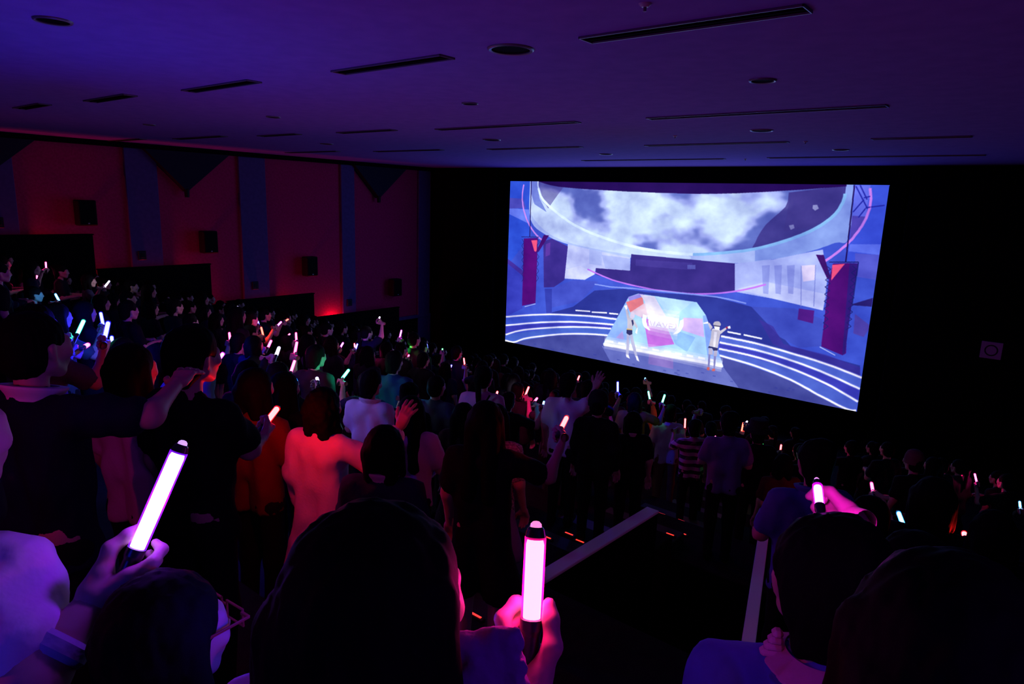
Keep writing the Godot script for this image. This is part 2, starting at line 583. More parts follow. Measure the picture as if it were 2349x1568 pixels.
func hair_mesh(style: String, cell: float) -> Mesh:
	# centred on the head's middle
	var key := "hair %s %d" % [style, int(cell * 10000)]
	if cache.has(key): return cache[key]
	var low := -0.2
	if style == "long": low = -0.48
	if style == "pony": low = -0.34
	var f := Field.new(Vector3(-0.17, low, -0.16), Vector3(0.17, 0.22, 0.23), cell, 0.009)
	var short := style == "short" or style == "crop"
	f.ball(Vector3(0, 0.042, 0.022), Vector3(0.087, 0.092, 0.104) if style == "crop" else Vector3(0.094, 0.1, 0.11))
	f.ball(Vector3(0, -0.02, 0.05), Vector3(0.078, 0.075, 0.075))
	if style == "short":
		f.ball(Vector3(0.03, 0.09, 0.03), Vector3(0.065, 0.06, 0.08))
		f.bone(Vector3(-0.04, -0.08, 0.085), Vector3(0.04, -0.08, 0.085), 0.024, 0.024)
	if style == "bob" or style == "curly":
		for s in [-1, 1]:
			f.bone(Vector3(s * 0.07, 0.03, 0.02), Vector3(s * 0.082, -0.12, 0.0), 0.042, 0.035)
			f.bone(Vector3(s * 0.05, 0.0, 0.07), Vector3(s * 0.05, -0.13, 0.065), 0.055, 0.045)
	if style == "long":
		for s in [-1, 1]:
			f.bone(Vector3(s * 0.07, 0.03, 0.02), Vector3(s * 0.088, -0.18, 0.01), 0.042, 0.038)
			f.bone(Vector3(s * 0.05, 0.0, 0.075), Vector3(s * 0.062, -0.42, 0.105), 0.055, 0.048)
			f.bone(Vector3(s * 0.088, -0.16, 0.02), Vector3(s * 0.09, -0.36, 0.08), 0.036, 0.03)
	if style == "pony":
		f.bone(Vector3(0, 0.06, 0.12), Vector3(0, 0.03, 0.17), 0.026, 0.034)
		f.bone(Vector3(0, 0.03, 0.17), Vector3(0.01, -0.28, 0.15), 0.038, 0.02)
	if style == "bun":
		f.ball(Vector3(0, 0.1, 0.11), Vector3(0.05, 0.048, 0.048))
		f.bone(Vector3(-0.05, -0.08, 0.085), Vector3(0.05, -0.1, 0.085), 0.03, 0.026)
	f.settle()
	var noise := FastNoiseLite.new()
	noise.seed = 3
	noise.frequency = 22.0
	f.ripple(noise, 0.016 if style == "curly" else 0.007, Vector3(1.6, 0.35, 1.6) if style != "curly" else Vector3.ONE)
	# the face stays free
	f.cut_ball(Vector3(0, -0.045, -0.105), Vector3(0.062, 0.085, 0.075))
	if short or style == "bun" or style == "pony":
		for s in [-1, 1]:
			f.cut_ball(Vector3(s * 0.09, -0.035, -0.02), Vector3(0.035, 0.062, 0.05))
	cache[key] = f.mesh()
	return cache[key]

func hat_mesh(style: String) -> Mesh:
	var key := "hat " + style
	if cache.has(key): return cache[key]
	var m: Mesh
	if style == "bucket":
		m = lathe([Vector2(0.155, 0.01), Vector2(0.16, 0.0), Vector2(0.11, 0.055), Vector2(0.1, 0.13), Vector2(0.085, 0.142), Vector2(0.0, 0.145)], 28)
	elif style == "beanie":
		m = lathe([Vector2(0.1, -0.02), Vector2(0.108, -0.02), Vector2(0.11, 0.03), Vector2(0.104, 0.075), Vector2(0.085, 0.12), Vector2(0.05, 0.145), Vector2(0.0, 0.152)], 28)
	else:
		var f := Field.new(Vector3(-0.15, -0.05, -0.24), Vector3(0.15, 0.18, 0.16), 0.011, 0.006)
		f.ball(Vector3(0, 0.055, 0.018), Vector3(0.1, 0.1, 0.115))
		f.ball(Vector3(0, 0.035, -0.12), Vector3(0.075, 0.012, 0.085))
		f.settle()
		f.cut_plane(Vector3(0, 0.022, 0), Vector3.DOWN)
		m = f.mesh()
	cache[key] = m
	return m

func collar_mesh() -> Mesh:
	if cache.has("collar"): return cache["collar"]
	var prof := []
	for i in 7:
		var a := PI * i / 6.0
		prof.append(Vector2(0.074 - 0.012 * cos(a) + 0.012 * (1.0 - sin(a)) * 0.0, -0.022 + 0.05 * i / 6.0))
	prof.append(Vector2(0.062, 0.03))
	prof.append(Vector2(0.06, -0.02))
	prof.append(prof[0])
	cache["collar"] = lathe(prof, 28)
	return cache["collar"]

func cloth(name_of: String) -> StandardMaterial3D:
	var c: Array = CLOTHS[name_of]
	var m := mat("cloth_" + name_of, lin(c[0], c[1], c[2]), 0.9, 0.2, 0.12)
	return m

func striped() -> StandardMaterial3D:
	if mats.has("striped"): return mats["striped"]
	var im := Image.create(8, 64, false, Image.FORMAT_RGB8)
	for y in 64:
		im.fill_rect(Rect2i(0, y, 8, 1), lin(0.42, 0.4, 0.36) if (y / 32) % 2 == 0 else lin(0.006, 0.006, 0.007))
	var m := StandardMaterial3D.new()
	m.resource_name = "striped"
	m.albedo_texture = ImageTexture.create_from_image(im)
	m.roughness = 0.9
	m.uv1_triplanar = true
	m.uv1_scale = Vector3(9, 9, 9)
	mats["striped"] = m
	return m

func flecked() -> StandardMaterial3D:
	return mottled("flecked", lin(0.02, 0.015, 0.02), lin(0.8, 0.75, 0.8), 5.0)

func person(row: Array) -> Node3D:
	# [x, y, z, turn, scale, pose, top style, top cloth, hair, bottom, skin, extras, label, group, fine]
	var at := Vector3(row[0], row[1], row[2])
	var fine: bool = row[14] == "fine"
	var t := thing("person", row[12], "person", at, row[3], row[13])
	t.scale = Vector3.ONE * row[4]
	var skin := mat("skin_" + row[10], lin(0.42, 0.26, 0.2) if row[10] == "fair" else lin(0.36, 0.2, 0.14), 0.55, 0.35)
	part("body", body_mesh(row[5], 0.013 if fine else 0.024, 0.0036 if fine else 0.0065, 0.005 if fine else 0.008), skin, t)
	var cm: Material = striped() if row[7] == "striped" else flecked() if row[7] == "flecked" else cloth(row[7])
	var is_dress: bool = row[6] == "puff" or row[6] == "dress"
	part("dress" if is_dress else "sweater" if row[6] == "long" else "shirt", top_mesh(row[5], row[6], 0.013 if fine else 0.024), cm, t)
	var extras: String = row[11]
	var bc := "black"
	for w in extras.split(" ", false):
		if w.begins_with("legs:"): bc = w.substr(5)
	part("skirt" if row[9] == "skirt" else "shorts" if row[9] == "shorts" else "trousers", bottom_mesh(row[9]), cloth(bc), t)
	part("shoes", shoe_mesh(), cloth("black"), t)
	var hair := mat("hair_black", lin(0.004, 0.0035, 0.0035), 0.75, 0.12)
	part("hair", hair_mesh(row[8], 0.006 if fine else 0.01), hair, t, HEAD)
	for w in extras.split(" ", false):
		if w.begins_with("collar:"):
			var cl := part("collar", collar_mesh(), cloth(w.substr(7)), t, Vector3(0, 1.405, 0.02))
			cl.scale = Vector3(1.15, 1.0, 1.2)
			cl.rotation.x = -0.25
		elif w.begins_with("cap:") or w.begins_with("bucket:") or w.begins_with("beanie:"):
			var k := w.split(":")
			part("hat", hat_mesh(k[0]), cloth(k[1]), t, HEAD + Vector3(0, 0.03, 0.012))
		elif w.begins_with("ribbon:"):
			var st := start()
			for s in [-1, 1]:
				quad_into(st, Vector3(0, 0.008, 0), Vector3(s * 0.06, 0.035, 0.008), Vector3(s * 0.065, -0.03, 0.008), Vector3(0, -0.008, 0), Vector3.BACK)
				quad_into(st, Vector3(0, 0.008, -0.012), Vector3(s * 0.06, 0.035, -0.012), Vector3(s * 0.065, -0.03, -0.012), Vector3(0, -0.008, -0.012), Vector3.FORWARD)
				quad_into(st, Vector3(s * 0.06, 0.035, 0.008), Vector3(s * 0.065, -0.03, 0.008), Vector3(s * 0.065, -0.03, -0.012), Vector3(s * 0.06, 0.035, -0.012), Vector3(s, 0, 0))
				quad_into(st, Vector3(0, 0.008, 0), Vector3(s * 0.06, 0.035, 0.008), Vector3(s * 0.06, 0.035, -0.012), Vector3(0, 0.008, -0.012), Vector3.UP)
				quad_into(st, Vector3(0, -0.008, 0), Vector3(s * 0.065, -0.03, 0.008), Vector3(s * 0.065, -0.03, -0.012), Vector3(0, -0.008, -0.012), Vector3.DOWN)
			box_into(st, Vector3(-0.012, -0.014, -0.016), Vector3(0.012, 0.014, 0.014), 0.004)
			part("ribbon", st.commit(), cloth(w.substr(7)), t, HEAD + Vector3(0, 0.1, 0.135))
		elif w.begins_with("strap:"):
			var pts := []
			for i in 13:
				var a := i / 12.0
				pts.append(Vector3(0.12 - 0.26 * a, 1.43 - 0.5 * a, 0.13 + 0.02 * sin(PI * a)))
			part("bag_strap", tube(pts, 0.011, 6), cloth(w.substr(6)), t)
		elif w.begins_with("pack:"):
			var st := start()
			box_into(st, Vector3(-0.15, 0.95, 0.12), Vector3(0.15, 1.38, 0.25), 0.045)
			part("backpack", st.commit(), cloth(w.substr(5)), t)
		elif w == "glasses":
			var st := start()
			for s in [-1, 1]:
				box_into(st, Vector3(s * 0.086 - 0.002, 0.018, -0.11), Vector3(s * 0.086 + 0.002, 0.024, 0.02), 0.001)
				box_into(st, Vector3(s * 0.035 - 0.028, 0.024, -0.116), Vector3(s * 0.035 + 0.028, 0.029, -0.112), 0.001)
				box_into(st, Vector3(s * 0.035 - 0.028, -0.012, -0.116), Vector3(s * 0.035 + 0.028, -0.008, -0.112), 0.001)
				box_into(st, Vector3(s * 0.063 - 0.002, -0.012, -0.116), Vector3(s * 0.063 + 0.002, 0.029, -0.112), 0.001)
				box_into(st, Vector3(s * 0.009 - 0.002, -0.012, -0.116), Vector3(s * 0.009 + 0.002, 0.029, -0.112), 0.001)
				box_into(st, Vector3(s * 0.064 - 0.001, 0.018, -0.114), Vector3(s * 0.064 + 0.024 * 1.0, 0.025, -0.108) if s > 0 else Vector3(s * 0.064 + 0.001, 0.025, -0.108), 0.001)
			box_into(st, Vector3(-0.01, 0.014, -0.116), Vector3(0.01, 0.019, -0.112), 0.001)
			part("glasses", st.commit(), mat("glasses_frame", lin(0.2, 0.02, 0.02), 0.3, 0.5), t, HEAD)
		elif w.begins_with("wristband:"):
			var j := joints(row[5])
			var d: Vector3 = (j[3] - j[2]).normalized()
			var m := part("wristband", lathe([Vector2(0.036, -0.016), Vector2(0.042, -0.018), Vector2(0.047, -0.008), Vector2(0.046, 0.009), Vector2(0.041, 0.017), Vector2(0.033, 0.015)], 20), cloth(w.substr(10)), t, j[2].lerp(j[3], 0.42))
			m.basis = Basis(Quaternion(Vector3.UP, d))
		elif w.begins_with("ruffle:"):
			part("ruffle_collar", ruffle(), cloth(w.substr(7)), t, Vector3(0, 1.42, 0.03))
		elif w.begins_with("bow:"):
			var st := start()
			for k in 4:
				var y := 0.03 + k * 0.014
				box_into(st, Vector3(-0.02 + k * 0.006, y, -0.012), Vector3(0.024 - k * 0.002, y + 0.016, 0.012), 0.006)
			part("hair_ribbon", st.commit(), cloth(w.substr(4)), t, HEAD + Vector3(-0.085, -0.17, 0.04))
		elif w.begins_with("towel:"):
			var f := Field.new(Vector3(-0.12, -0.14, -0.12), Vector3(0.12, 0.14, 0.14), 0.009, 0.012)
			f.bone(Vector3(-0.04, 0.03, 0.05), Vector3(0.05, 0.05, 0.0), 0.03, 0.026)
			f.bone(Vector3(-0.03, -0.03, 0.055), Vector3(0.06, 0.0, 0.01), 0.032, 0.028)
			f.bone(Vector3(0.0, -0.07, 0.055), Vector3(0.07, -0.05, 0.01), 0.03, 0.026)
			f.settle()
			var nz := FastNoiseLite.new()
			nz.seed = 8
			nz.frequency = 16.0
			f.ripple(nz, 0.016)
			part("scarf", f.mesh(), cloth(w.substr(6)), t, TOWEL_AT)
			t.get_child(t.get_child_count() - 1).scale = Vector3.ONE * 0.62
	return t

func ruffle() -> Mesh:
	var st := start()
	var ringn := 64
	for k in ringn:
		var q := []
		for kk in [k, k + 1]:
			var a: float = TAU * kk / ringn
			var wave := 0.008 * sin(kk * TAU * 11.0 / ringn)
			var d := Vector3(cos(a), 0, sin(a))
			q.append([d * 0.06 + Vector3.UP * 0.02, d * (0.092 + wave) + Vector3.UP * (-0.012 + wave * 0.8)])
		var nrm: Vector3 = (Vector3.UP * 1.0 + q[0][0] * 3.0).normalized()
		quad_into(st, q[0][0], q[1][0], q[1][1], q[0][1], nrm)
		var dn := Vector3.UP * -0.007
		quad_into(st, q[0][0] + dn, q[1][0] + dn, q[1][1] + dn, q[0][1] + dn, -nrm)
		quad_into(st, q[0][1], q[1][1], q[1][1] + dn, q[0][1] + dn, q[0][1].normalized())
	return st.commit()

# ---------------------------------------------------------------- light sticks
func glow(key: String, c: Color, energy: float) -> StandardMaterial3D:
	if mats.has(key): return mats[key]
	var m := StandardMaterial3D.new()
	m.resource_name = key
	m.albedo_color = Color(0.9, 0.9, 0.9)
	m.emission_enabled = true
	m.emission = c
	m.emission_energy_multiplier = energy
	m.roughness = 0.4
	mats[key] = m
	return m

func sleeve_glow(key: String, c: Color) -> StandardMaterial3D:
	if mats.has(key): return mats[key]
	var m := StandardMaterial3D.new()
	m.resource_name = key
	m.transparency = BaseMaterial3D.TRANSPARENCY_ALPHA
	m.albedo_color = Color(c.r, c.g, c.b, 0.42)
	m.emission_enabled = true
	m.emission = c
	m.emission_energy_multiplier = 1.5
	m.roughness = 0.5
	mats[key] = m
	return m

func light_stick(row: Array) -> void:
	# [base, tip, radius, colour, lamp energy, label, group, shape]
	var a: Vector3 = row[0]
	var b: Vector3 = row[1]
	var r: float = row[2]
	var col: Array = GLOWS[row[3]]
	var c := Color(col[0], col[1], col[2])
	var len := a.distance_to(b)
	var t := thing("light_stick", row[5], "light stick", a, 0.0, row[6])
	t.basis = Basis(Quaternion(Vector3.UP, ((b - a) / len).normalized()))
	var n := 28 if len * r > 0.002 and a.length() < 2.2 else 12
	var core := c.lerp(Color.WHITE, col[3])
	if row[7] == "stub":
		part("glow_tube", lathe([Vector2(0, 0.002), Vector2(r * 0.7, 0.002), Vector2(r * 0.8, len * 0.5), Vector2(r * 0.55, len * 0.93), Vector2(0, len)], n), glow("glow_" + row[3], core, 5.5), t)
		part("outer_tube", lathe([Vector2(0, 0), Vector2(r, 0.001), Vector2(r, len * 0.6), Vector2(r * 0.7, len), Vector2(0, len * 1.05)], n), sleeve_glow("sleeve_" + row[3], c), t)
	else:
		part("glow_tube", lathe([Vector2(0, 0.003), Vector2(r * 0.8, 0.003), Vector2(r * 0.84, len - 0.01), Vector2(r * 0.74, len - 0.004), Vector2(0, len - 0.004)], n), glow("glow_" + row[3], core, 5.5), t)
		part("outer_tube", lathe([Vector2(0, 0), Vector2(r, 0.0), Vector2(r, len), Vector2(r * 0.86, len + 0.003)], n), sleeve_glow("sleeve_" + row[3], c), t)
		part("cap", lathe([Vector2(r * 0.88, len - 0.002), Vector2(r * 0.98, len + 0.002), Vector2(r * 0.8, len + 0.012), Vector2(r * 0.62, len + 0.015), Vector2(0, len + 0.012)], n), mat("stick_cap", lin(0.012, 0.01, 0.012), 0.25, 0.5), t)
		if a.length() < 2.2:
			part("tip_lens", lathe([Vector2(r * 0.55, len + 0.0135), Vector2(r * 0.5, len + 0.019), Vector2(r * 0.3, len + 0.022), Vector2(0, len + 0.023)], n), glow("lens_" + row[3], core, 1.2), t)
	part("handle", lathe([Vector2(0, -0.115), Vector2(r * 0.8, -0.112), Vector2(r * 0.92, -0.1), Vector2(r * 0.9, -0.02), Vector2(r * 1.06, -0.012), Vector2(r * 1.06, 0.002), Vector2(0, 0.002)], n), mat("stick_handle", lin(0.012, 0.012, 0.014), 0.35, 0.5), t)
	var l := OmniLight3D.new()
	l.name = "stick_lamp"
	l.light_color = c
	l.light_energy = row[4] * STICK_GAIN
	l.light_size = minf(0.01, r * 0.6)
	l.omni_range = 30.0
	l.omni_attenuation = 2.0
	l.shadow_enabled = true
	t.add_child(l, true)
	l.position = Vector3(0, len * 0.5, 0)

# ---------------------------------------------------------------- the picture on the screen
func spans(img: Image, pts: PackedVector2Array, paint: Callable) -> void:
	var y0 := 1e9
	var y1 := -1e9
	for p in pts:
		y0 = minf(y0, p.y)
		y1 = maxf(y1, p.y)
	for y in range(maxi(0, int(ceil(y0 - 0.5))), mini(img.get_height() - 1, int(floor(y1 - 0.5))) + 1):
		var yc := y + 0.5
		var xs := []
		for i in pts.size():
			var p := pts[i]
			var q := pts[(i + 1) % pts.size()]
			if (p.y <= yc) != (q.y <= yc):
				xs.append(p.x + (q.x - p.x) * (yc - p.y) / (q.y - p.y))
		xs.sort()
		for i in xs.size() / 2:
			var xa := clampi(roundi(xs[2 * i]), 0, img.get_width())
			var xb := clampi(roundi(xs[2 * i + 1]), 0, img.get_width())
			if xb > xa: paint.call(xa, y, xb - xa)

func picture() -> ImageTexture:
	var w := 2048
	var h := 988
	var img := Image.create(w, h, false, Image.FORMAT_RGB8)
	# drifting clouds
	var small := Image.create(256, 124, false, Image.FORMAT_RGB8)
	var n := FastNoiseLite.new()
	n.seed = 21
	n.frequency = 0.017
	n.fractal_octaves = 4
	for y in 124:
		for x in 256:
			var u := x / 256.0
			var v := y / 124.0
			var d: float = n.get_noise_2d(x, y * 1.7) * 1.5
			d += 0.75 * exp(-pow((u - 0.58) / 0.15, 2.0) - pow((v - 0.27) / 0.28, 2.0)) + 0.65 * exp(-pow((u - 0.3) / 0.16, 2.0) - pow((v - 0.28) / 0.2, 2.0))
			d += 0.5 * exp(-pow((u - 0.15) / 0.06, 2.0) - pow((v - 0.12) / 0.1, 2.0)) - 0.7 * exp(-pow((u - 0.47) / 0.035, 2.0) - pow((v - 0.36) / 0.12, 2.0)) - 0.45 * exp(-pow((u - 0.25) / 0.1, 2.0) - pow((v - 0.08) / 0.07, 2.0))
			d -= 0.6 * smoothstep(0.66, 0.8, u)
			d = smoothstep(-0.35, 0.75, d)
			small.set_pixel(x, y, Color8(84, 98, 182).lerp(Color8(160, 172, 236), smoothstep(0.0, 0.5, d)).lerp(Color8(198, 218, 246), smoothstep(0.45, 1.0, d)))
	small.resize(w, h, Image.INTERPOLATE_CUBIC)
	for raw in ART.split("\n", false):
		var f := raw.split(" ", false)
		var c := Color8(int(f[1]), int(f[2]), int(f[3]))
		var a := int(f[4]) / 100.0
		var pts := PackedVector2Array()
		for k in range(5, f.size()):
			var q := f[k].split(",")
			pts.append(Vector2(float(q[0]) * w / 1000.0, float(q[1]) * h / 1000.0))
		var fill := func(x: int, y: int, len: int):
			if a >= 0.99:
				img.fill_rect(Rect2i(x, y, len, 1), c)
			else:
				for k in len:
					img.set_pixel(x + k, y, img.get_pixel(x + k, y).lerp(c, a))
		if f[0] == "c":
			spans(img, pts, func(x: int, y: int, len: int): img.blit_rect(small, Rect2i(x, y, len, 1), Vector2i(x, y)))
		elif f[0] == "p":
			spans(img, pts, fill)
		else:
			var r := float(f[0].substr(1)) * 0.5
			var left := PackedVector2Array()
			var right := PackedVector2Array()
			for k in pts.size():
				var d := (pts[mini(k + 1, pts.size() - 1)] - pts[maxi(k - 1, 0)]).normalized().orthogonal() * r
				left.append(pts[k] + d)
				right.append(pts[k] - d)
			right.reverse()
			left.append_array(right)
			spans(img, left, fill)
	img.shrink_x2()
	img.resize(700, 338, Image.INTERPOLATE_LANCZOS)
	img.resize(1024, 494, Image.INTERPOLATE_CUBIC)
	var haze := FastNoiseLite.new()
	haze.seed = 9
	haze.frequency = 0.012
	haze.fractal_octaves = 5
	for y in 494:
		for x in 1024:
			var c := img.get_pixel(x, y)
			var u := (x / 1024.0 - 0.5) * 2.0
			var g := 1.0 + 0.22 * haze.get_noise_2d(x * 0.8, y) - 0.1 * u * u
			c = Color(c.r * g, c.g * g, c.b * (0.5 + 0.5 * g)).lerp(Color(0.55, 0.62, 0.95), 0.06 * (1.0 - absf(u)))
			img.set_pixel(x, y, c)
	return ImageTexture.create_from_image(img)

# ---------------------------------------------------------------- the hall
func floor_y(j: int) -> float:
	return FIRST_Y - RISE * j

func room() -> void:
	var carpet := mottled("carpet", lin(0.006, 0.006, 0.007), lin(0.012, 0.011, 0.012), 0.8, 0.95)
	var black := mat("black_paint", lin(0.004, 0.004, 0.0045), 0.9, 0.1)
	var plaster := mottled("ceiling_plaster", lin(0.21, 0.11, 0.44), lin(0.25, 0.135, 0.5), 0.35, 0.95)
	var red := mottled("red_wall_cloth", lin(0.34, 0.012, 0.075), lin(0.48, 0.02, 0.11), 1.2, 0.95)
	var grey := mottled("pilaster_paint", lin(0.08, 0.05, 0.16), lin(0.1, 0.065, 0.2), 0.6, 0.8)
	var nosing := mat("step_nosing", lin(0.03, 0.03, 0.032), 0.6, 0.3)
	# floor: one tread per row, open where the stairwell lies
	var fl := Node3D.new()
	fl.name = "floor"
	add_child(fl)
	tag(fl, "", "", "", "structure")
	for j in range(-3, ROWS):
		var z1 := FIRST_Z - j + 0.5
		var z0 := z1 - 1.0 if j < ROWS - 1 else SCREEN_Z
		var y := floor_y(j)
		var spans_x := [[WALL_X, RIGHT_X]]
		if j >= 4 and j <= 6: spans_x = [[WALL_X, -3.05], [-1.2, RIGHT_X]]
		for s in spans_x:
			part("step", box(Vector3(s[0], -7.2, z0), Vector3(s[1], y, z1), 0.012), carpet, fl)
	part("landing", box(Vector3(-3.05, -7.2, -6.95), Vector3(-1.2, -5.0, -3.95), 0.0), carpet, fl)
	# half steps on the aisle
	for j in range(1, 11):
		var z := FIRST_Z - j + 0.5
		part("stair", box(Vector3(-4.15, floor_y(j) - 0.02, z - 0.42), Vector3(-3.09 if j > 3 else -2.5, floor_y(j) + RISE * 0.5, z + 0.02), 0.01), nosing, fl)
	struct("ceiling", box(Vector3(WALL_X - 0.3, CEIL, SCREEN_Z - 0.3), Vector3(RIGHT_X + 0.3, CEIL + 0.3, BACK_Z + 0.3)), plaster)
	struct("trim_1", box(Vector3(WALL_X, CEIL - 0.13, SCREEN_Z), Vector3(WALL_X + 0.16, CEIL, BACK_Z), 0.01), black)
	struct("wall_left", box(Vector3(WALL_X - 0.3, -7.2, SCREEN_Z), Vector3(WALL_X, CEIL, BACK_Z)), red)
	struct("wall_right", box(Vector3(RIGHT_X, -7.2, SCREEN_Z), Vector3(RIGHT_X + 0.3, CEIL, BACK_Z)), black)
	struct("wall_back", box(Vector3(WALL_X, -7.2, BACK_Z), Vector3(RIGHT_X, CEIL, BACK_Z + 0.3)), black)
	struct("wall_front", box(Vector3(WALL_X, -7.2, SCREEN_Z - 0.3), Vector3(RIGHT_X, CEIL, SCREEN_Z)), black)
	# pilasters of the left wall, one beyond the other
	var k := 2
	for z in [[-5.1, -4.0], [-8.3, -7.5], [-11.45, -10.6], [-14.75, -14.2], [-18.3, -17.7]]:
		struct("trim_%d" % k, box(Vector3(WALL_X, -7.0, z[0]), Vector3(WALL_X + 0.09, CEIL - 0.13, z[1]), 0.012), grey)
		k += 1
	# black masking wings either side of the screen
	struct("trim_%d" % k, box(Vector3(WALL_X, -7.0, SCREEN_Z), Vector3(-15.75, CEIL - 0.05, SCREEN_Z + 0.22), 0.02), black)
	struct("trim_%d" % (k + 1), box(Vector3(-3.0, -7.0, SCREEN_Z), Vector3(RIGHT_X, CEIL - 0.05, SCREEN_Z + 0.22), 0.02), black)
	# door at the far end of the left wall
	var d := Node3D.new()
	d.name = "door_1"
	add_child(d)
	tag(d, "dark double door in a dim frame at the far end of the left wall", "door", "", "structure")
	d.position = Vector3(WALL_X, -6.0, -17.3)
	part("door_frame", box(Vector3(0, 0, -1.05), Vector3(0.1, 1.62, -0.95), 0.01), grey, d)
	part("door_frame", box(Vector3(0, 0, 0.95), Vector3(0.1, 1.62, 1.05), 0.01), grey, d)
	part("door_frame", box(Vector3(0, 1.5, -1.05), Vector3(0.11, 1.62, 1.05), 0.01), grey, d)
	for s in [-1, 1]:
		var leaf := part("door_leaf", box(Vector3(0.0, 0.0, minf(0, s * 0.94)), Vector3(0.05, 1.5, maxf(0, s * 0.94)), 0.012), black, d)
		part("door_handle", tube([Vector3(0.1, 0.7, s * 0.12), Vector3(0.1, 1.0, s * 0.12)], 0.014), mat("steel", lin(0.2, 0.2, 0.2), 0.4, 0.5), leaf)

func wall_things() -> void:
	var black := mat("black_paint", lin(0.004, 0.004, 0.0045), 0.9, 0.1)
	var box_black := mat("speaker_black", lin(0.006, 0.006, 0.006), 0.6, 0.3)
	var mesh_black := mat("speaker_grille", lin(0.004, 0.004, 0.004), 0.8, 0.2)
	# stepped black partitions standing before the left wall
	var tops := [["nearest", -6.45, -1.0, -1.14, "at the left edge of the frame, highest of the four"], ["second", -9.35, -6.5, -2.0, "with the second highest top of the four"], ["third", -12.7, -9.8, -3.1, "just left of the red glow"], ["fourth", -16.3, -12.8, -3.9, "lowest of the four, nearest the dark door"]]
	for p in tops:
		var t := thing("partition", "black partition panel along the red wall, " + p[4], "partition", Vector3(-18.45, -7.0, p[1]))
		part("panel", box(Vector3(-0.04, 0, 0), Vector3(0.04, 7.0 + p[3], p[2] - p[1]), 0.01), black, t)
		part("cap_rail", box(Vector3(-0.06, 7.0 + p[3], -0.02), Vector3(0.06, 7.03 + p[3], p[2] - p[1] + 0.02), 0.01), black, t)
		# a red uplight hidden behind each partition
	var ups := [[-4.9, -2.3, 1.7], [-8.0, -3.1, 1.8], [-11.2, -4.1, 1.8], [-13.75, -4.25, 0.6], [-2.2, -1.8, 0.8]]
	for u in ups:
		var f := thing("wall_uplight", ["red uplight on the wall behind the highest partition", "red uplight on the wall behind the second partition", "red uplight on the wall behind the third partition", "red uplight glowing at the end of the lowest partition", "red uplight on the wall beyond the left edge"][ups.find(u)], "wall lamp", Vector3(-18.85, u[1], u[0]))
		part("housing", lathe([Vector2(0, -0.07), Vector2(0.05, -0.065), Vector2(0.07, 0.0), Vector2(0.07, 0.02), Vector2(0.06, 0.02), Vector2(0.05, 0.0), Vector2(0, 0.0)], 18), box_black, f)
		part("bracket", box(Vector3(-0.15, -0.04, -0.02), Vector3(-0.04, -0.01, 0.02), 0.004), box_black, f)
		part("lamp_glass", lathe([Vector2(0.048, 0.002), Vector2(0.04, 0.02), Vector2(0.0, 0.03)], 18), glow("lamp_red", Color(1, 0.08, 0.03), 1.0), f)
		var l := OmniLight3D.new()
		l.name = "uplight_lamp"
		l.light_color = Color(1.0, 0.1, 0.28)
		l.light_energy = u[2]
		l.light_size = 0.03
		l.omni_range = 30.0
		l.omni_attenuation = 2.0
		l.shadow_enabled = true
		f.add_child(l, true)
		l.position = Vector3(0.0, 0.06, 0.0)
	# surround speakers
	var sp := [[-6.45, -0.62, "largest, nearest surround speaker on the red wall, above the highest partition"], [-9.5, -1.4, "second surround speaker along the red wall, between two grey pilasters"], [-12.8, -2.25, "third surround speaker on the red wall, above the red glow"], [-16.4, -3.2, "farthest surround speaker on the red wall, above the lowest partition"]]
	for s in sp:
		var t := thing("wall_speaker", s[2], "speaker", Vector3(WALL_X, s[1], s[0]))
		part("cabinet", box(Vector3(0.1, -0.31, -0.21), Vector3(0.4, 0.31, 0.21), 0.025), box_black, t)
		part("grille", box(Vector3(0.4, -0.28, -0.18), Vector3(0.415, 0.28, 0.18), 0.008), mesh_black, t)
		part("bracket", box(Vector3(0, -0.06, -0.05), Vector3(0.12, 0.06, 0.05), 0.01), box_black, t)
		part("badge", box(Vector3(0.415, -0.26, -0.02), Vector3(0.419, -0.235, 0.02), 0.001), mat("badge_silver", lin(0.35, 0.35, 0.36), 0.3, 0.5), t)
	# solid dark wedges stand in for triangular shadows high on the wall
	var wd := [[-4.4, "dark wedge for the triangular wall shadow under the ceiling at the left edge"], [-9.1, "dark wedge for the triangular wall shadow pointing down over the second speaker"], [-15.8, "small far wedge for the triangular wall shadow pointing down near the last pilaster"]]
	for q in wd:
		var t := thing("shadow_wedge", q[1], "shadow_wedge", Vector3(WALL_X, CEIL - 0.13, q[0]))
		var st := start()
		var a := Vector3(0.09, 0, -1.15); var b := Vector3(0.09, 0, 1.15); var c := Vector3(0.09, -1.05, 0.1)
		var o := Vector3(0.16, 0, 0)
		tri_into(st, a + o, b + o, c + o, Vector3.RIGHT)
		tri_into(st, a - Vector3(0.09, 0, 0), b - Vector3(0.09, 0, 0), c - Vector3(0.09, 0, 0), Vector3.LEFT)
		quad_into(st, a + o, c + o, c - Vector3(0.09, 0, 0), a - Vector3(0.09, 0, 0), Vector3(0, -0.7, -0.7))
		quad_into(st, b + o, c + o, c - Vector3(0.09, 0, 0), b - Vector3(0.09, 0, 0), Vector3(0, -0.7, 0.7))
		part("wedge", st.commit(), mat("wedge_shadow_dark", lin(0.02, 0.02, 0.035), 0.95, 0.1), t)
		part("spotlight_can", lathe([Vector2(0.0, -1.2), Vector2(0.06, -1.2), Vector2(0.07, -1.0), Vector2(0.05, -0.96), Vector2(0, -0.95)], 14), box_black, t, Vector3(0.2, 0, 0.1))
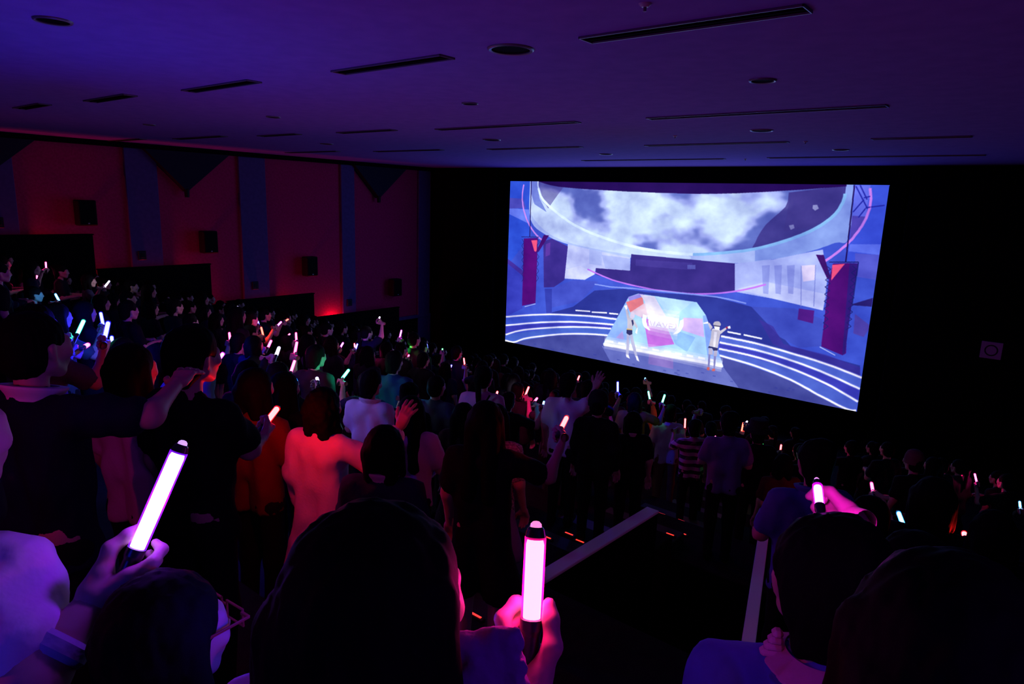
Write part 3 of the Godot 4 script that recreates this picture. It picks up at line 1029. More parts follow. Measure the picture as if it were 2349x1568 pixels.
	# small boxes low on the pilasters
	var bx := [[-4.7, -0.86, "small dark box low on the pilaster at the left edge"], [-7.75, -1.72, "small dark box low on the pilaster left of the second speaker"], [-10.95, -2.75, "small dark box low on the pilaster left of the third speaker"], [-14.45, -3.6, "small dark box low on the pilaster right of the red glow"]]
	for q in bx:
		var t := thing("wall_box", q[2], "box", Vector3(WALL_X + 0.09, q[1], q[0]))
		part("cover", box(Vector3(0, -0.12, -0.1), Vector3(0.05, 0.12, 0.1), 0.012), mat("box_grey", lin(0.012, 0.012, 0.02), 0.6, 0.3), t)
		part("lens", box(Vector3(0.05, -0.06, -0.05), Vector3(0.058, 0.06, 0.05), 0.003), box_black, t)
	# sign on the black wall right of the screen
	var sg := thing("wall_sign", "small square sign with a ring emblem on the black wall right of the screen", "sign", Vector3(-0.92, -2.9, SCREEN_Z + 0.22))
	part("board", box(Vector3(-0.2, -0.19, 0), Vector3(0.2, 0.19, 0.03), 0.006), mat("sign_board", lin(0.5, 0.3, 0.5), 0.6, 0.3), sg)
	var ring := TorusMesh.new()
	ring.inner_radius = 0.1
	ring.outer_radius = 0.13
	ring.rings = 28
	ring.ring_segments = 8
	var rg := part("ring_emblem", ring, mat("sign_ring", lin(0.03, 0.015, 0.03), 0.6, 0.3), sg, Vector3(0, 0, 0.03))
	rg.rotation.x = PI / 2
	rg.scale = Vector3(1, 0.4, 1)

func screen() -> void:
	var x0 := -0.8195 * 18.6
	var x1 := -0.187 * 18.6
	var y1 := 0.0378 * 18.6
	var y0 := -0.267 * 18.6
	var t := thing("projection_screen", "large bright cinema screen showing a blue concert stage with two dancers", "screen", Vector3((x0 + x1) / 2, y0, SCREEN_Z + 0.03))
	var w := x1 - x0
	var h := y1 - y0
	var st := start()
	st.set_normal(Vector3.BACK)
	for p in [[0, 0], [0, 1], [1, 1], [0, 0], [1, 1], [1, 0]]:
		st.set_normal(Vector3.BACK)
		st.set_uv(Vector2(p[0], 1 - p[1]))
		st.add_vertex(Vector3((p[0] - 0.5) * w, p[1] * h, 0.0))
	var m := StandardMaterial3D.new()
	m.resource_name = "screen_picture"
	m.albedo_color = Color(0.02, 0.02, 0.02)
	m.metallic_specular = 0.0
	m.roughness = 1.0
	m.emission_enabled = true
	m.emission_texture = picture()
	m.emission_operator = BaseMaterial3D.EMISSION_OP_MULTIPLY
	m.emission = Color.WHITE
	m.emission_energy_multiplier = 1.15
	m.texture_repeat = false
	part("screen_picture", st.commit(), m, t)
	var blk := mat("masking_velvet", lin(0.003, 0.003, 0.0035), 0.95, 0.05)
	part("mask_border", box(Vector3(-w / 2 - 0.3, h, -0.03), Vector3(w / 2 + 0.4, h + 0.32, 0.05), 0.02), blk, t)
	part("mask_border", box(Vector3(-w / 2 - 0.3, -0.3, -0.03), Vector3(w / 2 + 0.4, 0, 0.05), 0.02), blk, t)
	part("mask_border", box(Vector3(-w / 2 - 0.3, 0, -0.03), Vector3(-w / 2, h, 0.05), 0.02), blk, t)
	part("mask_border", box(Vector3(w / 2, 0, -0.03), Vector3(w / 2 + 0.4, h, 0.05), 0.02), blk, t)

func ceiling_things() -> void:
	var rim := mat("slot_rim", lin(0.12, 0.12, 0.13), 0.35, 0.5)
	var dark := mat("slot_dark", lin(0.003, 0.003, 0.003), 0.8, 0.1)
	for q in SLOTS:
		var len: float = q[2]
		var t := thing("ceiling_slot", q[3], "ceiling slot", Vector3(q[0], CEIL, q[1]))
		var w := 0.09
		var st := start()
		box_into(st, Vector3(-len / 2, -0.016, -w), Vector3(len / 2, 0, -w + 0.012), 0.003)
		box_into(st, Vector3(-len / 2, -0.016, w - 0.012), Vector3(len / 2, 0, w), 0.003)
		box_into(st, Vector3(-len / 2, -0.016, -w), Vector3(-len / 2 + 0.012, 0, w), 0.003)
		box_into(st, Vector3(len / 2 - 0.012, -0.016, -w), Vector3(len / 2, 0, w), 0.003)
		part("rim", st.commit(), rim, t)
		part("dark_opening", box(Vector3(-len / 2 + 0.012, -0.004, -w + 0.012), Vector3(len / 2 - 0.012, 0, w - 0.012)), dark, t)
		part("blade", box(Vector3(-len / 2 + 0.012, -0.012, -0.006), Vector3(len / 2 - 0.012, -0.004, 0.006), 0.002), dark, t)
	for q in DOWNLIGHTS:
		var r: float = q[2]
		var t := thing("downlight", q[3], "ceiling lamp", Vector3(q[0], CEIL, q[1]))
		part("trim_ring", lathe([Vector2(r * 0.9, 0.0), Vector2(r * 0.88, -0.012), Vector2(r, -0.016), Vector2(r * 1.06, -0.008), Vector2(r * 1.08, 0.0)], 28), rim, t)
		part("dark_opening", lathe([Vector2(0, -0.003), Vector2(r * 0.9, -0.003)], 28), dark, t)
	for q in SENSORS:
		var t := thing("ceiling_sensor", q[2], "sensor", Vector3(q[0], CEIL, q[1]))
		part("base", lathe([Vector2(0, -0.02), Vector2(0.02, -0.02), Vector2(0.034, -0.008), Vector2(0.038, 0)], 20), mat("sensor_white", lin(0.4, 0.4, 0.42), 0.4, 0.4), t)
		part("nozzle", lathe([Vector2(0, -0.045), Vector2(0.009, -0.043), Vector2(0.01, -0.02)], 12), rim, t)

func parapets() -> void:
	var black := mat("black_paint", lin(0.004, 0.004, 0.0045), 0.9, 0.1)
	var pale := mat("parapet_cap", lin(0.75, 0.78, 0.82), 0.7, 0.3)
	for q in [[Vector3(-3.12, -3.2, -4.1), Vector3(-3.02, -3.2, -6.3), 0.15, "stair_parapet", "low black stairwell wall with a pale flat cap, left of the dark gap"], [Vector3(-1.36, -3.2, -4.6), Vector3(-1.96, -3.2, -6.72), 0.1, "stair_parapet", "low black stairwell wall with a narrow pale cap, right of the dark gap"]]:
		var a: Vector3 = q[0]
		var b: Vector3 = q[1]
		var len := a.distance_to(b)
		var t := thing(q[3], q[4], "parapet", a, atan2(-(b - a).x, -(b - a).z))
		part("wall_body", box(Vector3(-q[2] / 2 + 0.01, -3.2, -len), Vector3(q[2] / 2 - 0.01, -0.03, 0), 0.005), black, t)
		part("cap_strip", box(Vector3(-q[2] / 2, -0.03, -len), Vector3(q[2] / 2, 0, 0), 0.006), pale, t)

func step_lights() -> void:
	var amber := glow("step_amber", Color(1.0, 0.2, 0.05), 1.6)
	var body := mat("step_light_body", lin(0.02, 0.02, 0.02), 0.5, 0.3)
	for q in STEPLIGHTS:
		var t := thing("step_light", q[3], "step light", Vector3(q[0], q[1], q[2]), 0.0, q[4])
		part("housing", box(Vector3(-0.075, -0.012, -0.02), Vector3(0.075, 0.012, 0.02), 0.004), body, t)
		part("led_bar", box(Vector3(-0.05, 0.012, -0.009), Vector3(0.05, 0.017, 0.009), 0.002), amber, t)

func bags() -> void:
	# a folded seat beside the aisle carries a plastic bag and a dark bag
	var t := thing("plastic_bag", "crumpled white and blue plastic bag beside the aisle stairs", "bag", Vector3(-3.75, -3.29, -4.28))
	var f := Field.new(Vector3(-0.16, -0.02, -0.14), Vector3(0.16, 0.34, 0.14), 0.011, 0.02)
	f.ball(Vector3(0, 0.1, 0), Vector3(0.1, 0.11, 0.08))
	f.bone(Vector3(0.01, 0.17, 0), Vector3(0.03, 0.27, 0.01), 0.05, 0.025)
	f.settle()
	var nz := FastNoiseLite.new()
	nz.seed = 4
	nz.frequency = 14.0
	nz.fractal_octaves = 3
	f.ripple(nz, 0.05)
	f.cut_plane(Vector3.ZERO, Vector3.DOWN)
	part("bag_body", f.mesh(), mottled("bag_film", lin(0.03, 0.25, 0.6), lin(0.7, 0.75, 0.8), 3.0, 0.4), t)
	part("handle", tube([Vector3(0.01, 0.25, 0.0), Vector3(0.0, 0.31, 0.02), Vector3(0.04, 0.34, 0.02), Vector3(0.07, 0.3, 0.01), Vector3(0.05, 0.25, 0.0)], 0.007), mat("bag_white", lin(0.7, 0.72, 0.75), 0.5, 0.4), t)
	var g := thing("shoulder_bag", "slumped dark grey cloth bag right of the plastic bag", "bag", Vector3(-3.45, -3.29, -4.3))
	var f2 := Field.new(Vector3(-0.24, -0.02, -0.16), Vector3(0.24, 0.26, 0.16), 0.013, 0.02)
	f2.bone(Vector3(-0.1, 0.07, 0), Vector3(0.1, 0.06, 0), 0.1, 0.085)
	f2.settle()
	f2.ripple(nz, 0.03)
	f2.cut_plane(Vector3.ZERO, Vector3.DOWN)
	part("bag_body", f2.mesh(), cloth("charcoal"), g)
	part("strap", tube([Vector3(-0.15, 0.1, 0.02), Vector3(-0.08, 0.2, 0.05), Vector3(0.04, 0.21, 0.05), Vector3(0.14, 0.09, 0.02)], 0.01), cloth("black"), g)

# ---------------------------------------------------------------- data
const SCREEN_LIGHT := 14.0
const STICK_GAIN := 0.5
const ART := """p 62 84 205 100 -5,-12 1004,-10 1004,1017 -9,1011
p 48 84 215 100 -5,-12 81,-8 81,329 -1,516 -6,339
p 105 128 240 100 -2,162 73,165 81,254 -5,195
p 80 80 190 100 -3,100 51,103 62,158 -3,165
p 58 66 190 100 -2,472 61,549 63,771 -5,846
p 70 50 160 100 -2,472 61,538 62,571 -3,500
p 62 86 220 100 927,-9 1004,-10 1002,324 941,335
p 100 112 232 100 935,2 965,2 964,138 938,132
p 80 70 180 100 936,132 964,134 948,224 939,233
p 98 120 240 100 940,256 1001,248 1001,294 940,287
p 85 90 205 100 953,293 1001,294 1001,402 959,395
p 40 30 110 100 956,523 999,481 999,520
p 95 60 150 60 969,560 1003,606 992,658 971,648
p 42 52 148 100 153,781 245,713 312,603 401,573 475,576 644,556 746,585 801,666 845,748 993,788 996,861 676,758 374,741 153,802
p 62 78 190 100 746,585 843,568 906,602 913,725 865,750 819,713
p 60 46 150 70 766,641 801,666 829,744 923,764 994,796 997,844 887,794 805,752
p 66 80 196 100 149,640 240,557 322,550 268,676 158,746
p 50 60 170 100 142,631 168,625 172,786 153,791
p 168 186 240 100 73,-8 73,19 73,57 73,101 73,147 76,189 80,222 87,246 96,265 106,279 117,290 129,301 140,311 152,321 165,330 178,337 191,343 204,349 216,354 226,358 236,361 245,363 254,365 266,368 282,371 301,375 323,381 347,386 371,392 395,396 416,400 435,403 453,404 469,406 486,406 502,407 519,407 535,407 551,406 567,405 583,404 598,402 614,400 629,397 644,395 659,392 673,388 688,384 702,380 716,376 730,371 743,366 757,360 770,354 783,348 797,341 810,333 823,325 836,317 848,309 859,301 869,293 879,285 888,276 897,268 904,260 911,254 917,250 923,251 927,253 931,251 934,244 936,227 937,196 937,153 935,105 934,57 932,16 931,-13
p 122 148 226 80 743,364 754,359 770,352 787,345 803,337 817,329 831,320 845,311 859,301 873,289 887,277 900,264 911,254 920,251 927,253 933,248 936,227 938,176 937,104 934,34 931,-13 927,-30 920,-30 914,-19 910,-5 911,14 915,40 917,69 916,95 909,120 897,144 884,168 871,189 859,206 846,221 833,234 818,248 798,263 776,279 755,294 740,304
p 196 214 246 80 116,115 110,117 100,118 90,123 84,133 81,149 80,171 83,195 93,221 109,250 131,281 160,311 197,335 247,354 305,367 364,377 415,385 461,389 505,391 541,391 566,389 581,383 586,375 582,366 565,357 529,349 474,341 414,330 359,315 310,289 263,257 222,225 193,202
p 96 112 205 80 75,-6 103,-6 109,95 137,176 92,132 78,65
c 0 0 0 100 102,-3 102,1 102,7 102,13 102,21 103,29 104,38 106,48 108,58 110,70 113,82 118,94 123,106 131,119 139,132 149,146 159,159 169,172 180,185 191,198 203,210 214,223 227,235 240,246 255,257 270,268 287,279 305,289 323,298 341,307 359,315 376,322 394,329 412,335 430,340 448,345 466,348 484,351 503,354 522,355 540,356 558,357 574,356 589,355 603,353 617,350 629,346 643,343 656,338 670,334 684,329 698,324 713,319 727,312 740,305 754,297 767,288 781,278 794,268 806,258 818,248 828,238 838,229 847,219 856,209 864,199 871,189 878,179 884,169 890,158 895,148 900,137 904,127 907,117 910,107 912,96 914,86 916,75 917,64 918,52 918,38 918,24 918,11 918,-1 918,-9
p 70 58 140 55 102,0 200,10 166,92 142,155 122,107
p 52 40 120 75 802,38 802,54 802,77 798,103 787,129 772,159 759,188 750,219 743,250 739,275 735,292 733,302 740,303 762,291 791,270 818,248 838,229 856,209 871,189 884,169 895,148 904,127 910,106 914,85 917,64 918,41 918,19 918,3
p 60 50 130 45 806,38 911,11 913,95 863,186 800,217
p 190 200 240 60 856,91 865,90 869,106 862,116 856,107
p 190 200 240 45 810,187 820,182 823,198 815,207
p 34 8 82 100 95,-4 107,2 124,11 147,21 176,29 214,34 259,39 305,42 349,45 390,48 432,49 470,51 503,52 531,52 554,53 576,53 598,52 619,51 639,50 661,48 685,46 713,42 744,38 775,33 805,28 837,23 871,16 900,11 919,7 918,-6 95,-6
l14 214 234 250 100 104,38 106,48 108,58 110,70 113,82 118,94 123,106 131,119 139,132 149,146 159,159 169,172 180,185 191,198 203,210 214,223 227,235 240,246 255,257 270,268 287,279 305,289 323,298 341,307 359,315 376,322 394,329 412,335 430,340 448,345 466,348 484,351 503,354 522,355 540,356 558,357 574,356 589,355
l14 130 182 236 100 589,355 603,353 617,350 629,346 643,343 656,338 670,334 684,329 698,324 713,319 727,312 740,305 754,297 767,288 781,278 794,268 806,258 818,248 828,238 838,229 847,219 856,209 864,199 871,189 878,179 884,169 890,158 895,148 900,137 904,127 907,117 910,107 912,96 914,86 916,75 917,64 918,52 918,38
l8 200 215 248 100 102,-3 102,1 102,7 102,13 102,21 103,29 104,38
l10 205 140 240 100 51,19 50,27 49,39 48,53 47,68 47,83 47,98 47,112 49,126 50,141 52,156 54,170 57,184 60,198 63,211 66,224 70,236 74,248 78,260 83,271 87,281 92,291 96,300 101,308 105,315 110,322 114,328 118,333 123,338 126,341 128,344
l11 205 130 238 100 965,13 965,19 966,27 967,37 968,48 969,59 969,69 969,79 969,89 969,99 968,109 967,119 966,130 965,141 963,152 961,163 959,175 956,186 954,196 951,206 948,216 946,225 943,235 939,244 936,253 933,262 929,270 925,279 922,287 918,295 914,303 910,311 906,319 902,326 898,333 895,338 893,343
l5 36 40 165 100 937,6 965,100
l5 36 40 165 100 945,2 962,62
l5 36 40 165 100 955,55 967,48
l5 36 40 165 100 961,98 970,93
l5 36 40 165 100 971,93 996,84
l5 36 40 165 100 938,117 956,62
l5 36 40 165 100 950,139 961,100
p 188 196 244 100 216,354 282,371 416,400 418,470 312,475 309,512 278,547 198,555
p 160 176 236 60 287,372 328,382 330,458 290,455
p 210 215 248 60 196,513 261,470 309,508 279,549 199,557
p 150 165 232 60 328,398 416,404 418,470 342,471
p 166 178 240 100 696,383 784,349 859,303 888,287 905,421 904,562 793,534 703,521
p 198 204 248 70 708,506 773,457 907,486 904,562 793,534
p 120 130 215 55 760,382 778,376 782,515 770,514
p 120 130 215 55 788,377 805,371 810,509 798,508
p 120 130 215 55 816,372 833,366 837,502 826,501
p 235 215 240 70 847,367 876,358 879,427 855,440
l3 120 130 210 100 847,367 857,556
l3 120 130 210 100 877,358 884,549
p 54 40 128 100 418,380 696,383 703,521 625,553 525,561 453,554 366,531 313,511 312,475 418,470
p 70 56 150 70 432,406 590,398 587,435 433,440
p 110 120 205 60 577,410 598,407 599,429 578,431
l8 188 112 236 100 285,486 294,491 306,499 321,507 336,516 352,524 366,531 381,536 396,540 411,544 425,547 440,550 453,552 466,554 477,556 488,558 500,559 512,559 525,559 540,559 556,559 572,558 589,557 605,555 621,551 636,547 652,542 667,536 681,530 695,523 709,516 722,508 734,500 747,491 758,482 767,475 774,470
l7 132 152 238 100 311,567 317,567 326,568 336,569 346,570 357,571 368,571 377,570 386,569 395,568 405,567 417,566 433,564 453,564 477,563 503,562 528,561 553,560 574,559 592,559 609,558 625,558 639,557 653,557 667,558 680,560 693,562 706,565 717,568 726,570 733,572
p 60 44 140 100 130,348 160,328 216,366 210,563 175,613 139,623
p 110 60 170 60 139,364 155,351 156,425 140,438
p 84 12 120 100 58,340 110,330 111,725 61,755
p 246 86 128 100 86,348 108,343 107,413 99,412
p 70 14 110 100 131,310 149,311 115,412 104,418
p 78 14 115 100 912,346 946,338 962,742 956,754 910,728 908,421
p 52 26 122 100 945,338 961,337 960,514 960,742 955,754
p 250 84 128 100 911,352 936,343 913,423
p 60 18 104 100 875,312 891,311 912,413 905,418
p 80 26 130 100 853,566 886,567 887,627 853,618
l3 30 30 110 100 899,358 909,372
l3 30 30 110 100 909,372 900,390
l3 30 30 110 100 951,349 960,363
l3 30 30 110 100 960,363 951,380
l3 30 30 110 100 900,390 910,404
l3 30 30 110 100 910,404 901,422
l3 30 30 110 100 951,380 961,394
l3 30 30 110 100 961,394 952,412
l3 30 30 110 100 901,422 912,436
l3 30 30 110 100 912,436 902,454
l3 30 30 110 100 952,412 961,426
l3 30 30 110 100 961,426 952,444
l3 30 30 110 100 902,454 913,468
l3 30 30 110 100 913,468 903,487
l3 30 30 110 100 952,444 962,457
l3 30 30 110 100 962,457 953,475
l3 30 30 110 100 903,487 914,501
l3 30 30 110 100 914,501 904,519
l3 30 30 110 100 953,475 963,489
l3 30 30 110 100 963,489 953,507
l3 30 30 110 100 904,519 915,533
l3 30 30 110 100 915,533 906,552
l3 30 30 110 100 953,507 963,521
l3 30 30 110 100 963,521 954,540
l3 30 30 110 100 906,552 916,566
l3 30 30 110 100 916,566 907,585
l3 30 30 110 100 954,540 964,553
l3 30 30 110 100 964,553 954,572
l3 30 30 110 100 907,585 917,598
l3 30 30 110 100 917,598 908,618
l3 30 30 110 100 954,572 964,585
l3 30 30 110 100 964,585 955,604
l3 30 30 110 100 908,618 919,631
l3 30 30 110 100 919,631 909,651
l3 30 30 110 100 955,604 965,618
l3 30 30 110 100 965,618 955,637
l3 36 34 120 100 108,336 116,356
l3 36 34 120 100 116,356 107,379
l3 36 34 120 100 51,343 59,364
l3 36 34 120 100 59,364 51,387
l3 36 34 120 100 108,379 116,399
l3 36 34 120 100 116,399 108,422
l3 36 34 120 100 52,387 60,407
l3 36 34 120 100 60,407 52,430
l3 36 34 120 100 108,422 117,442
l3 36 34 120 100 117,442 108,465
l3 36 34 120 100 53,430 61,451
l3 36 34 120 100 61,451 53,474
l3 36 34 120 100 109,464 117,485
l3 36 34 120 100 117,485 109,508
l3 36 34 120 100 54,473 62,494
l3 36 34 120 100 62,494 54,517
l3 36 34 120 100 109,507 118,528
l3 36 34 120 100 118,528 109,551
l3 36 34 120 100 55,517 63,538
l3 36 34 120 100 63,538 55,561
l3 36 34 120 100 110,551 118,571
l3 36 34 120 100 118,571 110,594
l3 36 34 120 100 56,561 64,582
l3 36 34 120 100 64,582 56,605
l4 30 30 110 100 904,341 962,331
l4 30 30 110 100 962,331 961,518
l4 36 34 120 100 49,331 114,325
l5 28 8 80 100 78,-3 80,327
l5 28 8 80 100 934,2 937,335
l4 190 200 245 100 71,758 111,730
l4 190 200 245 100 907,731 941,759
p 66 72 152 100 -2,997 81,953 201,892 361,846 685,852 854,910 977,995 1001,1005 1004,1017 -9,1011
p 112 122 202 70 346,915 693,908 742,1011 384,1017
p 150 110 190 60 491,906 560,907 563,969 491,967
p 48 56 150 45 780,1024 787,1023 787,1029 780,1029
p 48 56 150 45 232,1062 242,1062 241,1069 231,1069
p 48 56 150 45 851,1038 857,1038 857,1044 850,1044
p 48 56 150 45 325,1022 334,1022 333,1028 324,1029
p 48 56 150 45 321,971 331,971 330,978 320,978
p 48 56 150 45 631,1030 638,1029 638,1035 630,1036
p 48 56 150 45 748,1032 755,1032 754,1037 747,1038
p 48 56 150 45 397,974 406,974 405,981 396,981
p 48 56 150 45 316,1071 326,1071 325,1077 315,1078
p 48 56 150 45 510,996 518,995 518,1002 509,1002
p 48 56 150 45 592,998 600,998 599,1004 591,1005
p 48 56 150 45 503,1016 511,1016 510,1022 502,1022
p 48 56 150 45 520,1026 528,1026 528,1032 519,1032
p 48 56 150 45 344,1037 353,1037 352,1044 343,1044
p 48 56 150 45 205,1046 215,1046 214,1053 204,1053
p 48 56 150 45 851,949 858,949 857,954 851,954
p 48 56 150 45 429,1010 438,1010 437,1017 429,1017
p 48 56 150 45 557,1040 565,1040 564,1046 556,1047
p 48 56 150 45 274,1038 284,1038 283,1045 273,1045
p 48 56 150 45 669,1032 677,1032 676,1038 669,1038
p 48 56 150 45 819,1015 825,1015 825,1020 818,1020
p 48 56 150 45 259,1042 269,1042 268,1049 258,1049
p 48 56 150 45 848,961 854,961 854,966 847,967
p 48 56 150 45 832,1040 838,1039 838,1045 831,1045
p 48 56 150 45 694,1037 701,1036 700,1042 693,1042
p 48 56 150 45 444,1060 453,1059 452,1066 443,1066
p 48 56 150 45 714,971 721,971 721,977 714,977
p 48 56 150 45 649,1025 656,1024 656,1030 648,1031
p 48 56 150 45 209,977 219,977 218,984 208,984
p 48 56 150 45 574,990 582,990 582,996 574,996
p 48 56 150 45 567,984 575,984 575,990 567,991
p 48 56 150 45 111,978 121,977 120,985 110,985
p 48 56 150 45 175,988 186,988 185,995 174,995
p 48 56 150 45 592,1020 600,1020 599,1026 591,1026
p 48 56 150 45 561,1016 569,1016 569,1022 561,1023
p 48 56 150 45 577,1033 585,1033 584,1039 576,1039
p 48 56 150 45 404,1068 413,1068 412,1075 403,1075
p 48 56 150 45 669,961 677,961 676,967 669,967
p 48 56 150 45 641,997 649,996 648,1002 640,1003
p 48 56 150 45 299,1005 309,1004 308,1011 298,1011
p 48 56 150 45 509,1051 517,1050 516,1057 508,1057
p 48 56 150 45 444,982 453,982 452,988 443,988
p 48 56 150 45 639,955 647,955 646,961 638,961
p 48 56 150 45 139,1049 149,1048 148,1055 138,1056
p 48 56 150 45 468,1016 476,1015 476,1022 467,1022
p 48 56 150 45 354,1014 363,1014 362,1021 353,1021
p 48 56 150 45 806,987 813,987 812,993 806,993
p 48 56 150 45 421,1005 430,1005 429,1011 420,1012
p 48 56 150 45 574,968 581,967 581,974 573,974
p 48 56 150 45 166,1013 176,1013 175,1020 165,1020
p 48 56 150 45 536,983 544,983 543,989 535,989
p 48 56 150 45 329,1017 339,1017 338,1023 328,1024
p 48 56 150 45 860,952 866,952 865,958 859,958
p 48 56 150 45 627,1045 635,1045 634,1051 627,1051
p 48 56 150 45 821,961 827,961 827,967 820,967
p 48 56 150 45 190,1077 200,1077 199,1084 189,1084
p 48 56 150 45 855,1001 861,1001 861,1006 854,1006
p 48 56 150 45 142,1035 153,1035 152,1042 141,1043
p 48 56 150 45 598,975 606,975 605,981 597,981
p 48 56 150 45 314,1068 323,1067 322,1074 313,1075
p 58 84 200 100 0,845 37,831 88,811 145,791 197,775 251,765 307,758 355,753 388,749 375,782 260,800 135,841 -1,901
p 58 60 180 100 -1,901 199,820 375,782 368,806 199,849 69,907 -1,959
p 70 100 200 100 1,958 199,849 371,808 361,848 201,892 37,993 0,991
p 80 104 206 100 681,755 712,759 756,765 803,773 847,783 890,798 935,816 973,832 1000,843 999,893 849,816 678,787
p 58 60 180 100 678,787 849,816 999,893 999,953 851,854 678,819
p 74 96 198 100 678,819 851,854 999,953 998,996 978,997 854,910 681,853
l17 130 140 250 35 0,841 12,837 27,830 45,823 64,815 83,808 101,801 117,796 132,791 148,786 163,781 180,777 197,773 217,769 238,765 259,761 281,757 300,754 317,752 333,750 347,749 360,749 372,749 381,748 388,748
l9 250 250 255 100 0,841 12,837 27,830 45,823 64,815 83,808 101,801 117,796 132,791 148,786 163,781 180,777 197,773 217,769 238,765 259,761 281,757 300,754 317,752 333,750 347,749 360,749 372,749 381,748 388,748
l17 130 140 250 35 -1,897 15,890 36,881 60,870 86,858 111,848 135,838 156,831 177,824 198,817 219,811 239,805 260,800 282,796 305,792 329,788 350,785 368,783 381,781
l9 250 250 255 100 -1,897 15,890 36,881 60,870 86,858 111,848 135,838 156,831 177,824 198,817 219,811 239,805 260,800 282,796 305,792 329,788 350,785 368,783 381,781
l17 130 140 250 35 1,957 7,952 16,944 27,935 39,925 53,916 69,906 88,896 110,886 133,876 157,866 179,857 199,849 218,843 235,837 251,832 267,828 282,824 296,820 311,817 326,814 340,812 353,809 364,808 372,806
l9 250 250 255 100 1,957 7,952 16,944 27,935 39,925 53,916 69,906 88,896 110,886 133,876 157,866 179,857 199,849 218,843 235,837 251,832 267,828 282,824 296,820 311,817 326,814 340,812 353,809 364,808 372,806
l17 130 140 250 35 0,994 4,994 9,995 15,996 22,996 30,996 37,993 43,989 49,983 55,977 63,969 72,961 84,953 100,943 119,933 140,922 161,911 182,901 201,892 218,885 235,879 252,873 268,868 283,864 297,860 311,857 324,854 337,852 348,850 357,849 364,848
l9 250 250 255 100 0,994 4,994 9,995 15,996 22,996 30,996 37,993 43,989 49,983 55,977 63,969 72,961 84,953 100,943 119,933 140,922 161,911 182,901 201,892 218,885 235,879 252,873 268,868 283,864 297,860 311,857 324,854 337,852 348,850 357,849 364,848
l17 130 140 250 35 680,752 689,753 702,754 717,756 733,757 749,759 764,761 778,764 792,767 806,771 820,774 834,778 847,782 861,786 874,789 887,793 900,797 913,802 926,807 939,812 954,819 968,826 981,832 992,838 1000,842
l9 250 250 255 100 680,752 689,753 702,754 717,756 733,757 749,759 764,761 778,764 792,767 806,771 820,774 834,778 847,782 861,786 874,789 887,793 900,797 913,802 926,807 939,812 954,819 968,826 981,832 992,838 1000,842
l17 130 140 250 35 678,785 688,786 701,787 717,788 734,789 750,791 766,793 780,796 794,799 808,803 822,807 835,811 849,816 863,821 876,826 889,832 903,838 916,844 928,851 941,858 955,866 969,875 981,883 992,889 999,894
l9 250 250 255 100 678,785 688,786 701,787 717,788 734,789 750,791 766,793 780,796 794,799 808,803 822,807 835,811 849,816 863,821 876,826 889,832 903,838 916,844 928,851 941,858 955,866 969,875 981,883 992,889 999,894
l17 130 140 250 35 678,818 688,819 702,820 718,821 735,823 752,825 767,828 782,831 796,835 810,839 824,844 838,850 851,855 865,861 879,868 892,875 905,882 918,890 931,898 944,907 957,918 970,929 982,939 992,948 999,954
l9 250 250 255 100 678,818 688,819 702,820 718,821 735,823 752,825 767,828 782,831 796,835 810,839 824,844 838,850 851,855 865,861 879,868 892,875 905,882 918,890 931,898 944,907 957,918 970,929 982,939 992,948 999,954
l17 130 140 250 35 681,852 691,854 704,857 720,860 737,864 754,868 770,873 784,878 799,884 814,890 828,897 842,904 854,910 866,918 876,925 886,933 896,940 905,948 915,956 926,963 938,971 949,979 960,987 970,993 978,997 984,999 988,1000 992,999 994,998 997,996 998,996
l9 250 250 255 100 681,852 691,854 704,857 720,860 737,864 754,868 770,873 784,878 799,884 814,890 828,897 842,904 854,910 866,918 876,925 886,933 896,940 905,948 915,956 926,963 938,971 949,979 960,987 970,993 978,997 984,999 988,1000 992,999 994,998 997,996 998,996
l8 250 250 255 100 253,733 302,726
l8 250 250 255 100 307,729 356,720
l8 250 250 255 100 363,721 391,718
l8 250 250 255 100 695,725 728,728
l8 250 250 255 100 735,728 779,734
p 168 214 246 100 419,614 447,589 610,596 636,655 694,908 349,904
p 134 168 245 75 349,904 416,625 423,698 435,897
p 150 120 225 80 417,617 450,589 465,590 461,614 425,647
p 236 124 130 100 412,645 460,604 468,666 427,698
p 232 200 220 90 427,698 467,637 511,703 460,717
p 228 222 242 100 452,593 494,593 536,706 481,721 467,627
p 190 225 248 70 494,593 599,598 546,703
p 206 112 226 100 461,712 535,745 560,834 488,875 476,782
p 214 184 244 100 578,686 629,676 638,772 578,753
p 140 186 246 90 539,748 615,779 596,864 563,833
p 122 156 242 80 629,661 637,657 691,892 653,887
p 206 150 220 60 389,854 408,808 414,856
l70 240 240 255 25 354,892 534,891 690,900
l46 240 240 255 35 354,892 534,891 690,900
l24 240 240 255 60 354,892 534,891 690,900
l15 255 255 255 100 351,903 535,902 692,903
l11 255 255 255 100 361,881 382,881
l11 255 255 255 100 397,881 418,881
l11 255 255 255 100 432,881 453,882
l11 255 255 255 100 466,882 486,882
l11 255 255 255 100 500,882 519,882
l11 255 255 255 100 533,882 552,882
l11 255 255 255 100 565,882 583,882
l11 255 255 255 100 596,882 614,882
l11 255 255 255 100 627,882 645,883
l11 255 255 255 100 657,883 674,883
l150 255 246 255 18 484,726 525,731 567,733
l110 255 246 255 30 484,726 525,731 567,733
l78 255 246 255 60 484,726 525,731 567,733
p 255 255 255 100 465,698 465,705 464,715 463,726 464,736 465,745 467,754 469,762 472,768 477,774 482,778 487,781 490,782 489,778 487,772 483,764 480,756 479,748 477,740 476,732 476,725 476,718 476,712 477,706 478,703
p 255 255 255 100 579,694 579,700 580,710 580,721 580,731 578,741 576,751 574,760 571,767 567,773 562,778 557,781 554,781 555,778 558,772 561,764 564,757 566,750 567,744 568,737 569,730 569,723 570,715 570,709 570,704
